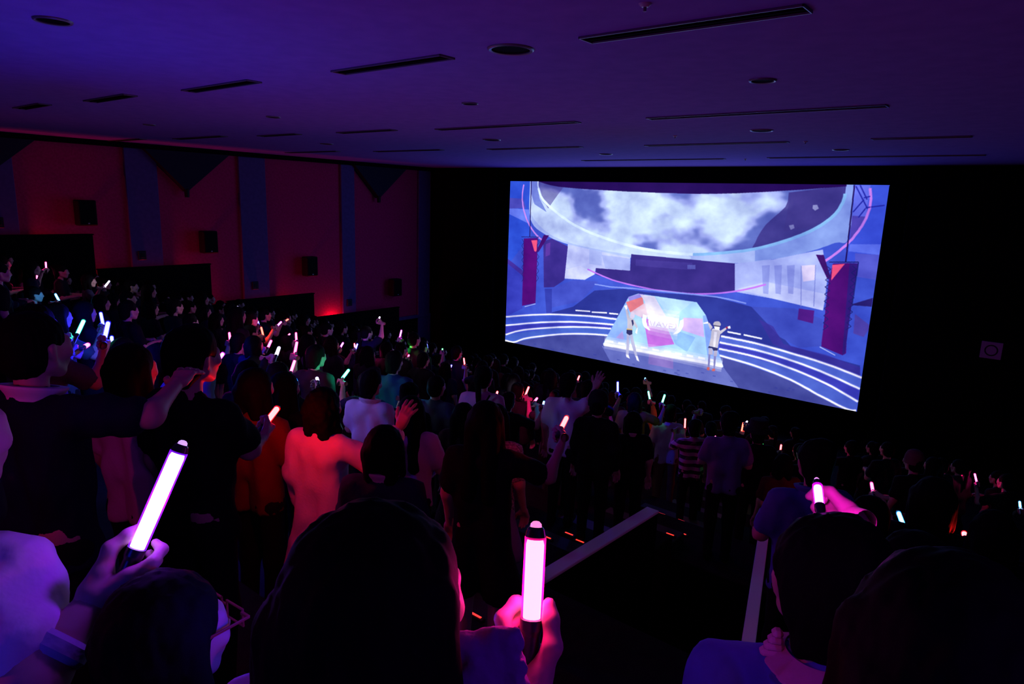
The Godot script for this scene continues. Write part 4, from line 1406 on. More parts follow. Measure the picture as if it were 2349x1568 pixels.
p 255 252 255 100 478,701 495,694 498,707 546,710 549,695 561,697 558,719 562,737 548,755 485,755
l3 196 170 226 100 487,727 492,753 494,735 498,753 501,728
l3 196 170 226 100 506,753 512,728 520,753
l3 196 170 226 100 509,744 517,745
l3 196 170 226 100 523,729 531,754 536,729
l3 196 170 226 100 554,730 541,729 542,754 555,754
l3 196 170 226 100 541,742 552,742
l3 206 180 230 100 484,718 483,721 483,724 482,727 481,731 481,735 481,739 481,743 482,746 483,750 485,754 486,757 487,759
l3 206 180 230 100 558,723 558,724 559,726 560,728 561,731 561,734 561,737 561,740 560,745 559,749 557,753 556,757 555,760
p 244 240 248 100 407,666 416,661 418,679 414,688
p 196 190 206 100 412,688 418,685 429,738 422,758
p 226 214 236 100 427,712 428,707 429,700 431,695 434,694 437,694 439,697 440,703 441,711 441,718 440,724 437,729 435,732 433,732 430,730 428,728
p 196 190 206 100 420,740 428,728 440,735 452,769 450,782 439,763 437,794 422,796
p 44 44 96 100 432,741 437,737 440,758 437,774
p 214 180 110 100 420,791 437,790 437,796 420,798
p 44 44 96 100 420,798 437,795 438,817 429,828 420,817
p 178 178 214 100 421,819 430,826 431,876 431,938 423,940 422,869
p 178 178 214 100 430,826 438,817 447,871 458,936 452,942 437,874
p 244 240 248 100 423,938 431,938 436,958 425,952
p 244 240 248 100 452,938 458,934 465,964 457,959
p 244 240 248 100 450,780 453,777 452,813 446,806
p 244 240 248 100 632,697 644,688 646,697 633,703
p 196 190 206 100 643,694 648,693 657,713 652,730
p 244 240 248 100 660,704 664,703 670,701 674,702 675,707 675,714 674,720 673,724 671,728 669,729 666,727 664,723 662,720
p 178 172 190 100 657,697 658,693 659,688 661,683 664,681 668,679 671,679 673,681 675,686 677,690 677,694 677,698 675,701 671,702 664,703 659,702
p 60 54 90 100 659,702 675,701 675,706 659,707
p 244 240 248 100 657,720 675,721 678,730 658,729
p 196 190 206 100 655,723 675,724 678,748 676,781 675,816 652,812 655,765
p 230 226 240 100 662,735 669,735 668,814 663,813
p 196 190 206 100 675,729 690,704 693,711 678,744
p 150 40 90 100 689,704 694,697 695,707 692,713
p 244 240 248 100 694,699 700,693 702,706 696,710
p 44 44 96 100 652,813 675,816 675,829 666,836 660,821 650,824
p 176 170 200 100 652,822 662,824 664,855 653,855
p 176 170 200 100 666,832 674,829 675,859 666,860
p 130 130 190 100 653,855 658,855 659,923 654,923
p 130 130 190 100 667,860 673,859 673,925 669,925
p 205 96 96 100 653,923 659,923 659,940 652,939
p 205 96 96 100 667,926 674,925 673,938 665,940
"""
const TOWEL_AT := Vector3(0.095, 1.480, -0.104)
const CLOTHS := {
	"black": [0.006, 0.006, 0.007],
	"navy": [0.012, 0.013, 0.035],
	"deepnavy": [0.006, 0.007, 0.02],
	"white": [0.62, 0.6, 0.62],
	"offwhite": [0.42, 0.38, 0.4],
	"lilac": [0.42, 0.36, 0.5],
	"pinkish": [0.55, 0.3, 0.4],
	"dullpink": [0.12, 0.05, 0.06],
	"red": [0.1, 0.01, 0.012],
	"maroon": [0.07, 0.008, 0.012],
	"teal": [0.02, 0.05, 0.12],
	"slate": [0.05, 0.07, 0.08],
	"grey": [0.13, 0.13, 0.14],
	"charcoal": [0.016, 0.016, 0.018],
	"blue": [0.06, 0.1, 0.36],
	"brown": [0.05, 0.03, 0.022],
	"yellow": [0.3, 0.22, 0.03],
	"khaki": [0.22, 0.12, 0.06],
	"purple": [0.2, 0.1, 0.3],
	"skirtviolet": [0.22, 0.12, 0.3],
	"dark": [0.012, 0.01, 0.013],
}
const GLOWS := {
	"pink": [1, 0.04, 0.55, 0.5],
	"magenta": [0.95, 0.06, 1, 0.55],
	"violet": [0.5, 0.05, 1, 0.6],
	"blue": [0.05, 0.08, 1, 0.55],
	"cyan": [0.1, 0.6, 1, 0.55],
	"green": [0.06, 1, 0.3, 0.5],
	"teal": [0.06, 0.95, 0.7, 0.55],
	"red": [1, 0.04, 0.06, 0.5],
	"orange": [1, 0.18, 0.04, 0.35],
	"white": [0.85, 0.8, 1, 0.6],
}
var POSES := {
	"dd": [Vector3(-0.220, 1.100, 0.030), Vector3(-0.235, 0.860, -0.050), Vector3(0.220, 1.100, 0.030), Vector3(0.235, 0.860, -0.050), "relaxed", "relaxed", Vector3(0.030, 0.940, -0.340)],
	"db": [Vector3(-0.220, 1.100, 0.030), Vector3(-0.235, 0.860, -0.050), Vector3(0.240, 1.110, -0.020), Vector3(0.100, 1.130, -0.260), "relaxed", "relaxed", Vector3(0.030, 0.940, -0.340)],
	"bb": [Vector3(-0.240, 1.110, -0.020), Vector3(-0.100, 1.130, -0.260), Vector3(0.240, 1.110, -0.020), Vector3(0.100, 1.130, -0.260), "relaxed", "relaxed", Vector3(0.030, 0.940, -0.340)],
	"du": [Vector3(-0.220, 1.100, 0.030), Vector3(-0.235, 0.860, -0.050), Vector3(0.270, 1.200, -0.160), Vector3(0.240, 1.420, -0.260), "relaxed", "grip", Vector3(0.030, 0.940, -0.340)],
	"dh": [Vector3(-0.220, 1.100, 0.030), Vector3(-0.235, 0.860, -0.050), Vector3(0.250, 1.520, -0.140), Vector3(0.200, 1.750, -0.200), "relaxed", "grip", Vector3(0.030, 0.940, -0.340)],
	"do": [Vector3(-0.220, 1.100, 0.030), Vector3(-0.235, 0.860, -0.050), Vector3(0.380, 1.250, -0.060), Vector3(0.440, 1.470, -0.160), "relaxed", "grip", Vector3(0.030, 0.940, -0.340)],
	"ud": [Vector3(-0.270, 1.200, -0.160), Vector3(-0.240, 1.420, -0.260), Vector3(0.220, 1.100, 0.030), Vector3(0.235, 0.860, -0.050), "grip", "relaxed", Vector3(0.030, 0.940, -0.340)],
	"hd": [Vector3(-0.250, 1.520, -0.140), Vector3(-0.200, 1.750, -0.200), Vector3(0.220, 1.100, 0.030), Vector3(0.235, 0.860, -0.050), "grip", "relaxed", Vector3(0.030, 0.940, -0.340)],
	"od": [Vector3(-0.380, 1.250, -0.060), Vector3(-0.440, 1.470, -0.160), Vector3(0.220, 1.100, 0.030), Vector3(0.235, 0.860, -0.050), "grip", "relaxed", Vector3(0.030, 0.940, -0.340)],
	"dO": [Vector3(-0.220, 1.100, 0.030), Vector3(-0.235, 0.860, -0.050), Vector3(0.380, 1.250, -0.060), Vector3(0.440, 1.470, -0.160), "relaxed", "open", Vector3(0.030, 0.940, -0.340)],
	"arm11": [Vector3(-0.220, 1.100, 0.030), Vector3(-0.235, 0.860, -0.050), Vector3(0.323, 1.238, 0.119), Vector3(0.341, 1.329, 0.001), "relaxed", "hold", Vector3(0.026, 0.048, -0.034)],
	"arm12": [Vector3(-0.145, 1.310, -0.016), Vector3(-0.242, 1.297, -0.106), Vector3(0.114, 1.136, -0.204), Vector3(0.112, 1.385, -0.172), "grip", "hold_right", Vector3(-0.125, 0.957, -0.261)],
	"arm13": [Vector3(-0.220, 1.100, 0.030), Vector3(-0.235, 0.860, -0.050), Vector3(0.188, 1.478, -0.138), Vector3(0.144, 1.558, -0.333), "relaxed", "grip", Vector3(-0.017, 0.120, -0.032)],
	"arm14": [Vector3(-0.220, 1.100, 0.030), Vector3(-0.235, 0.860, -0.050), Vector3(0.354, 1.333, -0.112), Vector3(0.286, 1.384, -0.316), "relaxed", "open", Vector3(0.030, 0.940, -0.340)],
	"arm15": [Vector3(-0.220, 1.100, 0.030), Vector3(-0.235, 0.860, -0.050), Vector3(0.153, 1.152, -0.131), Vector3(0.071, 1.141, -0.291), "relaxed", "grip", Vector3(0.059, 0.100, -0.025)],
	"arm16": [Vector3(-0.220, 1.100, 0.030), Vector3(-0.235, 0.860, -0.050), Vector3(0.250, 1.429, 0.030), Vector3(0.293, 1.573, -0.019), "relaxed", "open", Vector3(0.030, 0.940, -0.340)],
}
const SLOTS := [
	[-2.110, -4.285, 1.524, "widest, nearest dark ceiling slot at the top right"],
	[-4.876, -4.195, 1.453, "dark ceiling slot left of the nearest one, above the picture middle"],
	[-7.555, -4.053, 1.445, "dark ceiling slot third from the right in the nearest row"],
	[-9.987, -3.840, 1.292, "dark ceiling slot fourth from the right in the nearest row"],
	[-12.221, -3.615, 1.142, "dark ceiling slot last at the left of the nearest row"],
	[-3.124, -8.398, 2.848, "very long thin ceiling slot above the screen, right end of the second row"],
	[-7.041, -8.337, 2.812, "long thin ceiling slot left of the one above the screen"],
	[-10.013, -8.073, 1.517, "thin ceiling slot third from the right in the second row"],
	[-12.484, -7.886, 1.338, "thin ceiling slot fourth from the right in the second row"],
	[-15.095, -7.568, 2.144, "thin ceiling slot fifth from the right in the second row"],
	[-18.152, -7.220, 2.179, "thin ceiling slot last at the left of the second row"],
	[-1.926, -11.957, 1.302, "faint ceiling slot at the right end of the third row"],
	[-5.202, -12.036, 2.665, "faint long ceiling slot over the right half of the screen, third row"],
	[-9.182, -11.907, 2.488, "faint ceiling slot over the left half of the screen, third row"],
	[-12.907, -11.684, 2.404, "faint ceiling slot left of the screen, third row"],
	[-16.307, -11.291, 2.344, "faint ceiling slot last at the left of the third row"],
	[-3.387, -15.500, 3.988, "farthest ceiling slot line over the right part of the screen"],
	[-8.369, -15.601, 3.915, "farthest ceiling slot line over the screen middle"],
]
const DOWNLIGHTS := [
	[-5.807, -1.903, 0.117, "round ceiling downlight with a blue rim at the top left corner"],
	[-3.532, -4.255, 0.170, "round ceiling downlight between the two nearest dark slots"],
	[-2.338, -6.379, 0.113, "round ceiling downlight below the nearest slot at right"],
	[-3.695, -10.252, 0.155, "small round downlight above the screen, under the very long slot"],
	[-5.837, -6.291, 0.095, "small round downlight left of the long thin slot"],
	[-9.681, -6.032, 0.101, "small round downlight over the red wall, second row of lamps"],
	[-13.221, -5.726, 0.101, "faint round downlight near the left end of the ceiling"],
	[-8.786, -10.101, 0.163, "small far round downlight over the left edge of the screen"],
	[-8.490, -13.766, 0.147, "faint far downlight over the screen middle"],
	[-3.474, -13.803, 0.138, "faint far downlight over the right part of the screen"],
	[-13.353, -9.653, 0.138, "faint downlight above the pilaster right of the third speaker"],
]
const SENSORS := [
	[-2.099, -3.734, "small ceiling sprinkler at the top edge of the picture"],
	[-5.211, -10.554, "small pale ceiling sensor above the screen middle"],
	[-3.602, -12.076, "faint pale ceiling sensor right of the screen middle"],
	[-5.983, -15.754, "farthest pale ceiling sensor near the screen wall"],
]
const STEPLIGHTS := [
	[-2.766, -2.368, -1.510, "lone orange step light at the bottom edge, left of the blue stick", "orange aisle step lights"],
	[-2.583, -2.928, -3.271, "orange step light left of the hand with the pink stick", "orange aisle step lights"],
	[-2.735, -2.788, -3.110, "orange step light beside the long-haired head", "orange aisle step lights"],
	[-2.859, -2.928, -3.488, "orange step light alone between the long-haired head and the pink stick", "orange aisle step lights"],
	[-3.335, -3.068, -4.081, "orange step light below the plastic bag", "orange aisle step lights"],
	[-3.467, -3.208, -4.460, "orange step light right of the plastic bag", "orange aisle step lights"],
	[-3.364, -3.348, -5.032, "orange step light just right of the pink stick tip", "orange aisle step lights"],
	[-3.639, -3.348, -5.205, "faint orange step light close above the pink stick tip", "orange aisle step lights"],
	[-3.483, -3.488, -5.593, "orange step light along the pale left wall cap", "orange aisle step lights"],
	[-3.660, -3.488, -5.649, "upright looking orange step light left of the pale wall cap", "orange aisle step lights"],
	[-3.184, -3.908, -7.167, "orange step light below the white-shirted boy, left one of the nearest pair", "orange aisle step lights"],
	[-3.193, -4.048, -7.552, "orange step light below the white-shirted boy, right one of the nearest pair", "orange aisle step lights"],
	[-3.484, -4.048, -7.552, "orange step light below the white-shirted boy, single one of the second row", "orange aisle step lights"],
	[-3.482, -4.188, -8.151, "orange step light below the white-shirted boy, left one of the third pair", "orange aisle step lights"],
	[-3.478, -4.328, -8.519, "orange step light below the white-shirted boy, right one of the third pair", "orange aisle step lights"],
	[-3.770, -4.188, -8.151, "orange step light below the white-shirted boy, left one of the fourth pair", "orange aisle step lights"],
	[-3.762, -4.328, -8.511, "orange step light below the white-shirted boy, right one of the fourth pair", "orange aisle step lights"],
	[-3.760, -4.468, -9.120, "orange step light below the white-shirted boy, left one of the farthest pair", "orange aisle step lights"],
	[-3.776, -4.608, -9.501, "orange step light below the white-shirted boy, right one of the farthest pair", "orange aisle step lights"],
]
const PEOPLE := [
	[-1.558, -2.100, -0.248, 0.404, 1.049, "arm11", "tee", "white", "bob", "trousers", "fair", "wristband:lilac", "person cut off by the left edge in white, bare arm raising the violet stick", "", "fine"],
	[-1.068, -2.100, -0.429, 0.080, 0.874, "dd", "tee", "dark", "bob", "trousers", "fair", "glasses legs:black", "black-haired person with glasses in the left foreground, face edge lit blue", "", "fine"],
	[-0.572, -2.100, -0.471, 0.153, 1.033, "arm12", "long", "lilac", "long", "trousers", "fair", "towel:purple", "long-haired person in the middle foreground, hand raised with the pink stick", "", "fine"],
	[-0.270, -2.380, -1.357, 0.487, 1.059, "arm13", "tee", "blue", "short", "trousers", "fair", "ruffle:pinkish bow:pinkish", "person in a blue top with a pale ruffled collar at the lower right, arm raised", "", "fine"],
	[-0.035, -2.100, -0.840, 0.385, 1.026, "dd", "tee", "navy", "bob", "trousers", "fair", "", "big dark head filling the bottom right corner, blue shoulder", "", "fine"],
	[-2.658, -2.100, -0.719, 0.411, 0.999, "arm14", "tee", "deepnavy", "crop", "trousers", "fair", "collar:white", "broad person in a dark navy shirt at the left, bare arm stretched right", "", "fine"],
	[-3.350, -2.380, -1.288, 0.273, 0.984, "dd", "tee", "pinkish", "bob", "trousers", "fair", "", "person in a pinkish-white shirt, behind the outstretched arm", "", ""],
	[-2.864, -2.380, -1.348, 0.267, 1.070, "arm15", "tee", "black", "short", "trousers", "fair", "", "dark person right of the outstretched arm, neck lit red", "", ""],
	[-3.571, -2.660, -2.041, 0.314, 0.979, "db", "tee", "red", "bob", "trousers", "fair", "", "person in a dull red shirt, a red stick glowing over the right shoulder", "", ""],
	[-3.846, -2.660, -2.406, 0.248, 0.897, "dd", "tee", "black", "long", "trousers", "fair", "collar:white", "person in black with a white lace collar, between red shirt and white dress", "", ""],
	[-3.136, -2.660, -2.207, 0.261, 0.941, "dO", "puff", "white", "curly", "skirt", "fair", "legs:white", "girl in a white dress with puffed sleeves, back glowing red", "", ""],
	[-4.236, -2.940, -3.442, 0.305, 0.920, "bb", "tee", "white", "short", "trousers", "fair", "collar:white", "person in a white collared shirt with short hair, right of the white dress", "", ""],
	[-5.335, -3.220, -4.650, 0.384, 0.965, "dd", "tee", "teal", "short", "trousers", "fair", "", "person in a teal blue shirt behind the white collared shirt", "", ""],
	[-3.458, -2.940, -3.176, 0.440, 0.921, "bb", "tee", "lilac", "long", "trousers", "fair", "", "person in a pale violet shirt with long dark hair, bright shoulder edge", "", ""],
	[-2.448, -2.660, -2.072, 0.462, 0.926, "dd", "tee", "navy", "bob", "trousers", "fair", "collar:offwhite", "person with a rounded black head and navy top, pale collar edge", "", ""],
	[-4.506, -3.220, -4.462, 0.267, 0.923, "dd", "tee", "slate", "crop", "trousers", "fair", "", "person in a dark grey-green shirt, ear lit pink", "", ""],
	[-4.597, -3.500, -5.257, 0.354, 1.054, "dd", "tee", "pinkish", "pony", "trousers", "fair", "strap:black", "person in a pink-lit shirt with a dark bag strap across the back", "", ""],
	[-3.746, -3.220, -4.041, 0.317, 0.909, "dd", "long", "brown", "long", "skirt", "fair", "legs:brown", "long-haired person in a brown top below the strap wearer", "", ""],
	[-2.905, -2.940, -3.463, 0.327, 0.920, "dd", "tee", "flecked", "bob", "skirt", "fair", "ribbon:lilac legs:skirtviolet", "girl in a flecked white and dark blouse with a hair ribbon and violet skirt", "", ""],
	[-3.905, -3.500, -5.840, 0.312, 1.021, "arm16", "tee", "white", "short", "trousers", "fair", "", "person with a bright pink back and white sleeve, right arm thrust up", "", ""],
	[-3.445, -3.500, -5.725, 0.365, 0.958, "dd", "long", "black", "crop", "trousers", "fair", "beanie:dark", "hooded dark figure with a thin blue rim light right of the pink back", "", ""],
	[-3.396, -3.780, -6.410, 0.560, 0.927, "dd", "tee", "black", "bob", "trousers", "fair", "collar:pinkish", "dark person with a pink collar edge left of the boy in white", "", ""],
	[-4.233, -4.620, -9.113, 0.578, 1.013, "dd", "tee", "white", "short", "trousers", "fair", "legs:khaki", "boy in a violet-lit white tee and light trousers near the aisle foot", "", ""],
	[-3.493, -4.340, -8.330, 0.596, 0.922, "ud", "tee", "striped", "short", "trousers", "fair", "", "person in a black and white striped shirt beside the boy in white", "", ""],
	[-3.541, -4.620, -9.042, 0.622, 0.969, "hd", "tee", "grey", "crop", "trousers", "fair", "", "person in a grey-green tee with a raised fist beside the stripes", "", ""],
	[-2.654, -4.060, -7.304, 0.465, 1.070, "bb", "tee", "purple", "short", "trousers", "fair", "", "broad person in a dim purple shirt in front of the stripes", "", ""],
	[-2.595, -4.340, -8.162, 0.532, 1.053, "dd", "tee", "black", "short", "trousers", "fair", "bucket:charcoal", "person in a dark bucket hat with a pale rim behind the green stick", "", ""],
	[-1.976, -4.060, -7.154, 0.606, 0.905, "dd", "tee", "maroon", "bob", "trousers", "fair", "", "person in a faint dark red top left of the blue shirt", "", ""],
	[-0.892, -2.940, -3.842, 0.579, 1.009, "bb", "tee", "blue", "short", "trousers", "fair", "collar:blue", "person in a blue shirt behind the pink-white stick at right", "", ""],
	[-0.537, -2.940, -3.492, 0.616, 0.952, "dd", "tee", "maroon", "crop", "trousers", "fair", "", "round dark head before a dark red top, beside the blue cyan stick", "", ""],
	[-0.985, -4.340, -8.843, 0.803, 0.958, "dd", "tee", "black", "crop", "trousers", "fair", "beanie:dullpink", "person in a dull pinkish beret-like hat at the right", "", ""],
	[-0.351, -3.220, -4.243, 0.063, 1.065, "dd", "tee", "black", "bob", "trousers", "fair", "", "dark-haired person whose cheek is lit pink at the right", "", ""],
	[-0.192, -2.660, -2.103, 0.309, 1.055, "dd", "tee", "black", "bob", "trousers", "fair", "", "dark round head under the blue cyan stick, red lit ear edge", "", ""],
	[-0.057, -2.940, -3.841, 0.364, 0.924, "dd", "tee", "black", "long", "trousers", "fair", "", "dark long-haired person left of the cyan stick at the right edge", "", ""],
	[-1.048, -1.820, 0.805, 0.413, 0.877, "du", "tee", "navy", "short", "trousers", "fair", "", "neighbour left of the photographer with a blue stick, outside the frame", "", ""],
	[0.676, -2.100, -0.205, 0.508, 1.007, "dh", "tee", "navy", "short", "trousers", "fair", "", "neighbour right of the photographer with a violet stick, outside the frame", "", ""],
	[-2.350, -1.820, 0.876, 0.355, 0.946, "du", "tee", "black", "short", "trousers", "fair", "", "neighbour beyond the left edge with a pink stick, outside the frame", "", ""],
	[-13.311, -2.940, -3.690, -0.257, 1.012, "od", "tee", "navy", "long", "skirt", "fair", "", "shadowy person at the far left lifting the upper pink stick before the black partition", "", ""],
	[-15.215, -3.220, -4.090, -0.381, 0.997, "do", "tee", "slate", "bob", "trousers", "fair", "", "shadowy person at the far left holding the lower pink stick", "", ""],
	[-13.797, -3.220, -4.690, -0.306, 0.982, "do", "tee", "navy", "bob", "skirt", "fair", "", "shadowy person raising the short white-teal stick", "", ""],
	[-11.171, -2.940, -3.090, -0.114, 0.915, "do", "tee", "charcoal", "pony", "trousers", "fair", "", "person with a brightly lit hand holding the cyan-white stick at far left", "", ""],
	[-6.966, -2.660, -2.090, 0.146, 0.964, "du", "tee", "slate", "bob", "skirt", "fair", "", "person in the blue cluster holding its upper stick", "", ""],
	[-4.809, -2.380, -1.330, 0.260, 0.982, "du", "tee", "slate", "short", "trousers", "fair", "", "person in the blue cluster holding its longest stick", "", ""],
	[-6.027, -2.380, -1.570, 0.196, 0.855, "du", "long", "slate", "long", "skirt", "fair", "", "person left of the blue cluster with the teal-white stick", "", ""],
	[-5.568, -2.660, -2.090, 0.228, 0.897, "od", "tee", "navy", "short", "trousers", "fair", "", "person in the blue cluster holding its lowest stick", "", ""],
	[-5.336, -2.380, -1.330, 0.231, 0.886, "do", "tee", "black", "crop", "trousers", "fair", "", "dark person with a tiny pink glow below the teal-white stick", "", ""],
	[-4.930, -2.660, -2.090, 0.264, 0.935, "du", "long", "grey", "long", "trousers", "fair", "", "person lifting the bright tilted magenta-white stick at left", "", ""],
	[-6.526, -2.940, -3.090, 0.183, 0.969, "ud", "long", "black", "bob", "trousers", "fair", "", "dark person with a small blue glow left of the magenta stick", "", ""],
	[-5.562, -2.380, -1.090, 0.216, 0.862, "ud", "tee", "black", "long", "trousers", "fair", "", "dark person at the left edge with a blue glow", "", ""],
	[-8.591, -3.220, -4.690, 0.058, 1.007, "od", "tee", "dark", "long", "skirt", "fair", "", "person before the third partition with the white-red stick", "", ""],
	[-11.334, -3.780, -6.210, -0.155, 0.992, "du", "tee", "black", "short", "skirt", "fair", "", "dark person with the tiny blue stick above the red-orange one", "", ""],
	[-9.184, -3.500, -5.210, 0.016, 0.937, "ud", "tee", "charcoal", "pony", "trousers", "fair", "", "person holding the thin red-orange stick", "", ""],
	[-9.794, -3.500, -5.570, -0.030, 0.987, "do", "tee", "deepnavy", "short", "skirt", "fair", "", "person with the small white-magenta stick under the third partition", "", ""],
	[-11.466, -3.780, -6.810, -0.173, 0.984, "do", "tee", "black", "crop", "skirt", "fair", "", "dark person with the tiny orange-white glow", "", ""],
	[-7.471, -3.220, -4.090, 0.132, 0.930, "od", "tee", "deepnavy", "short", "skirt", "fair", "", "person with the short upright pink stick", "", ""],
	[-9.601, -3.780, -6.090, -0.016, 0.905, "od", "long", "dark", "bob", "skirt", "fair", "", "person with the thin tilted pink stick", "", ""],
	[-7.713, -3.500, -5.210, 0.125, 0.982, "od", "tee", "slate", "long", "skirt", "fair", "", "person holding the upper of two stacked pink sticks", "", ""],
	[-5.928, -3.220, -4.090, 0.235, 0.993, "od", "tee", "charcoal", "short", "trousers", "fair", "", "person holding the longer lower stacked pink stick", "", ""],
	[-6.649, -2.940, -3.810, 0.184, 0.846, "ud", "long", "navy", "bob", "skirt", "fair", "", "person with the tilted pink stick left of the white-blue one", "", ""],
	[-5.211, -2.940, -3.090, 0.264, 0.847, "hd", "long", "dark", "short", "skirt", "fair", "", "person with the white-blue stick below the pink ones", "", ""],
	[-5.818, -2.940, -3.330, 0.230, 0.842, "du", "tee", "slate", "crop", "trousers", "fair", "", "person with the thin pink-red stick above the lace collar", "", ""],
	[-8.410, -3.780, -6.090, 0.079, 0.994, "ud", "long", "deepnavy", "bob", "skirt", "fair", "", "person with the short magenta stick near the middle left", "", ""],
	[-9.812, -4.060, -7.090, -0.036, 0.965, "do", "tee", "dark", "bob", "trousers", "fair", "", "person with the thin red stick of the red and blue pair", "", ""],
	[-8.919, -4.060, -7.090, 0.042, 0.935, "od", "long", "navy", "long", "trousers", "fair", "", "person with the thin blue stick of the red and blue pair", "", ""],
	[-9.727, -4.060, -7.810, -0.030, 1.027, "dh", "tee", "deepnavy", "pony", "trousers", "fair", "", "person lifting the tiny white-pink stick before the lowest partition", "", ""],
	[-8.448, -4.060, -7.810, 0.088, 1.075, "od", "tee", "dark", "crop", "trousers", "fair", "", "person holding the magenta-white stick before the dark door", "", ""],
	[-8.235, -4.060, -7.330, 0.103, 1.028, "ud", "long", "black", "crop", "skirt", "fair", "", "person holding the green stick near the door", "", ""],
	[-7.559, -3.780, -6.090, 0.146, 0.992, "ud", "tee", "dark", "bob", "trousers", "fair", "", "person with the small upright pink stick", "", ""],
	[-7.708, -3.780, -6.570, 0.140, 0.971, "ud", "long", "black", "short", "trousers", "fair", "", "dark person with the tiny white-pink dot", "", ""],
	[-7.708, -4.060, -7.330, 0.149, 0.972, "od", "long", "black", "short", "trousers", "fair", "", "dark person with the tiny pink dot under the green stick", "", ""],
	[-5.082, -3.220, -4.090, 0.289, 0.916, "od", "tee", "navy", "short", "trousers", "fair", "", "person lifting the bright green-teal stick", "", ""],
	[-4.363, -2.660, -2.450, 0.302, 0.885, "du", "long", "black", "bob", "skirt", "fair", "", "dark person with the tiny cyan dot above the white dress", "", ""],
	[-5.024, -2.940, -3.090, 0.275, 0.912, "du", "tee", "black", "long", "trousers", "fair", "", "dark person with the tiny white dot above the dress", "", ""],
	[-4.478, -3.220, -4.090, 0.327, 0.924, "ud", "tee", "black", "bun", "skirt", "fair", "", "dark person with the square cyan-white glow", "", ""],
	[-9.292, -4.340, -8.810, 0.011, 0.988, "ud", "tee", "dark", "bun", "skirt", "fair", "", "person holding the blue-white stick under the black wing", "", ""],
	[-8.382, -4.340, -8.810, 0.104, 1.012, "od", "tee", "black", "short", "skirt", "fair", "", "dark person with the tiny green dot", "", ""],
	[-7.420, -4.340, -8.450, 0.193, 0.985, "od", "tee", "charcoal", "bob", "trousers", "fair", "", "person with the red and white paired glow", "", ""],
	[-7.943, -4.340, -8.090, 0.138, 0.946, "ud", "tee", "navy", "long", "trousers", "fair", "", "person with the blue-white stick left of the red-white pair", "", ""],
	[-8.361, -4.620, -9.690, 0.116, 0.998, "ud", "long", "black", "bun", "trousers", "fair", "", "person lifting the small pink stick under the screen corner", "", ""],
	[-6.628, -4.620, -9.330, 0.291, 1.000, "du", "tee", "charcoal", "short", "skirt", "fair", "", "person with the small red-pink stick left of the pair", "", ""],
	[-6.234, -4.340, -8.810, 0.313, 0.981, "do", "long", "charcoal", "long", "skirt", "fair", "", "person with the higher small red-pink stick", "", ""],
	[-5.462, -4.340, -8.570, 0.374, 0.975, "du", "long", "dark", "short", "skirt", "fair", "", "person with the red-pink stick beside the upthrust sleeve", "", ""],
	[-4.813, -4.060, -7.690, 0.398, 0.996, "do", "tee", "dark", "short", "skirt", "fair", "", "person raising the bright upright blue-white stick below the screen", "", ""],
	[-5.212, -4.900, -10.090, 0.457, 0.897, "dh", "long", "yellow", "short", "trousers", "fair", "", "person in a yellow sleeve with the teal-white stick", "", ""],
	[-4.541, -4.340, -8.570, 0.451, 0.989, "do", "tee", "yellow", "bob", "trousers", "fair", "", "dark person with the teal-white stick right of the yellow sleeve", "", ""],
	[-5.566, -4.060, -7.090, 0.322, 0.958, "ud", "long", "charcoal", "bun", "trousers", "fair", "", "person with the thin white upright stick", "", ""],
	[-4.914, -4.060, -7.090, 0.372, 0.973, "od", "tee", "charcoal", "bun", "skirt", "fair", "", "person with the thin red-pink stick", "", ""],
	[-5.459, -3.780, -6.090, 0.305, 0.921, "du", "tee", "black", "short", "skirt", "fair", "", "dark person with the red spot of light", "", ""],
	[-4.523, -3.780, -6.690, 0.389, 0.848, "od", "long", "grey", "short", "trousers", "fair", "", "person with the short pink-white stick before the pink back", "", ""],
	[-4.918, -3.780, -6.090, 0.344, 0.907, "do", "tee", "black", "short", "skirt", "fair", "", "dark person with the blue-white dot", "", ""],
	[-4.778, -4.620, -9.090, 0.452, 0.945, "od", "tee", "dark", "short", "skirt", "fair", "", "person with the red stick right of the hooded figure", "", ""],
	[-2.327, -2.660, -2.690, 0.418, 0.938, "do", "tee", "black", "long", "skirt", "fair", "", "dark person with the red-white stick over the pink back", "", ""],
	[-5.649, -4.900, -10.690, 0.443, 0.988, "dh", "tee", "black", "long", "trousers", "fair", "", "dark person with the tiny white dot under the screen", "", ""],
	[-3.627, -5.460, -12.210, 0.735, 0.959, "od", "tee", "charcoal", "pony", "skirt", "fair", "", "person with the red-orange stick left of the pale-rimmed hat", "", ""],
	[-4.077, -5.180, -11.090, 0.617, 1.000, "do", "long", "black", "crop", "trousers", "fair", "", "dark person with the tiny white dot right of the red-orange stick", "", ""],
	[-3.302, -4.900, -10.090, 0.622, 0.893, "od", "tee", "dark", "bun", "skirt", "fair", "", "person with the small pink-white stick above the purple shirt", "", ""],
	[-2.270, -4.620, -9.090, 0.643, 0.942, "od", "tee", "black", "bun", "trousers", "fair", "", "dark person with the bright green stick", "", ""],
	[-2.588, -4.900, -10.090, 0.675, 0.912, "ud", "tee", "black", "short", "trousers", "fair", "", "dark person with the small red-pink wedge glow", "", ""],
	[-2.305, -5.460, -12.210, 0.838, 0.986, "od", "tee", "black", "short", "trousers", "fair", "", "dark person with the small pink-white square glow", "", ""],
	[-0.551, -4.060, -7.090, 0.655, 0.965, "od", "tee", "black", "bob", "trousers", "fair", "", "dark person with the short pink-white stick", "", ""],
	[-0.030, -3.500, -5.090, 0.606, 0.959, "od", "tee", "black", "bun", "trousers", "fair", "", "dark person holding the tilted blue cyan stick", "", ""],
	[-0.139, -5.460, -12.210, 0.967, 0.999, "ud", "tee", "black", "short", "trousers", "fair", "", "dark person with a glowing pink hand at the right", "", ""],
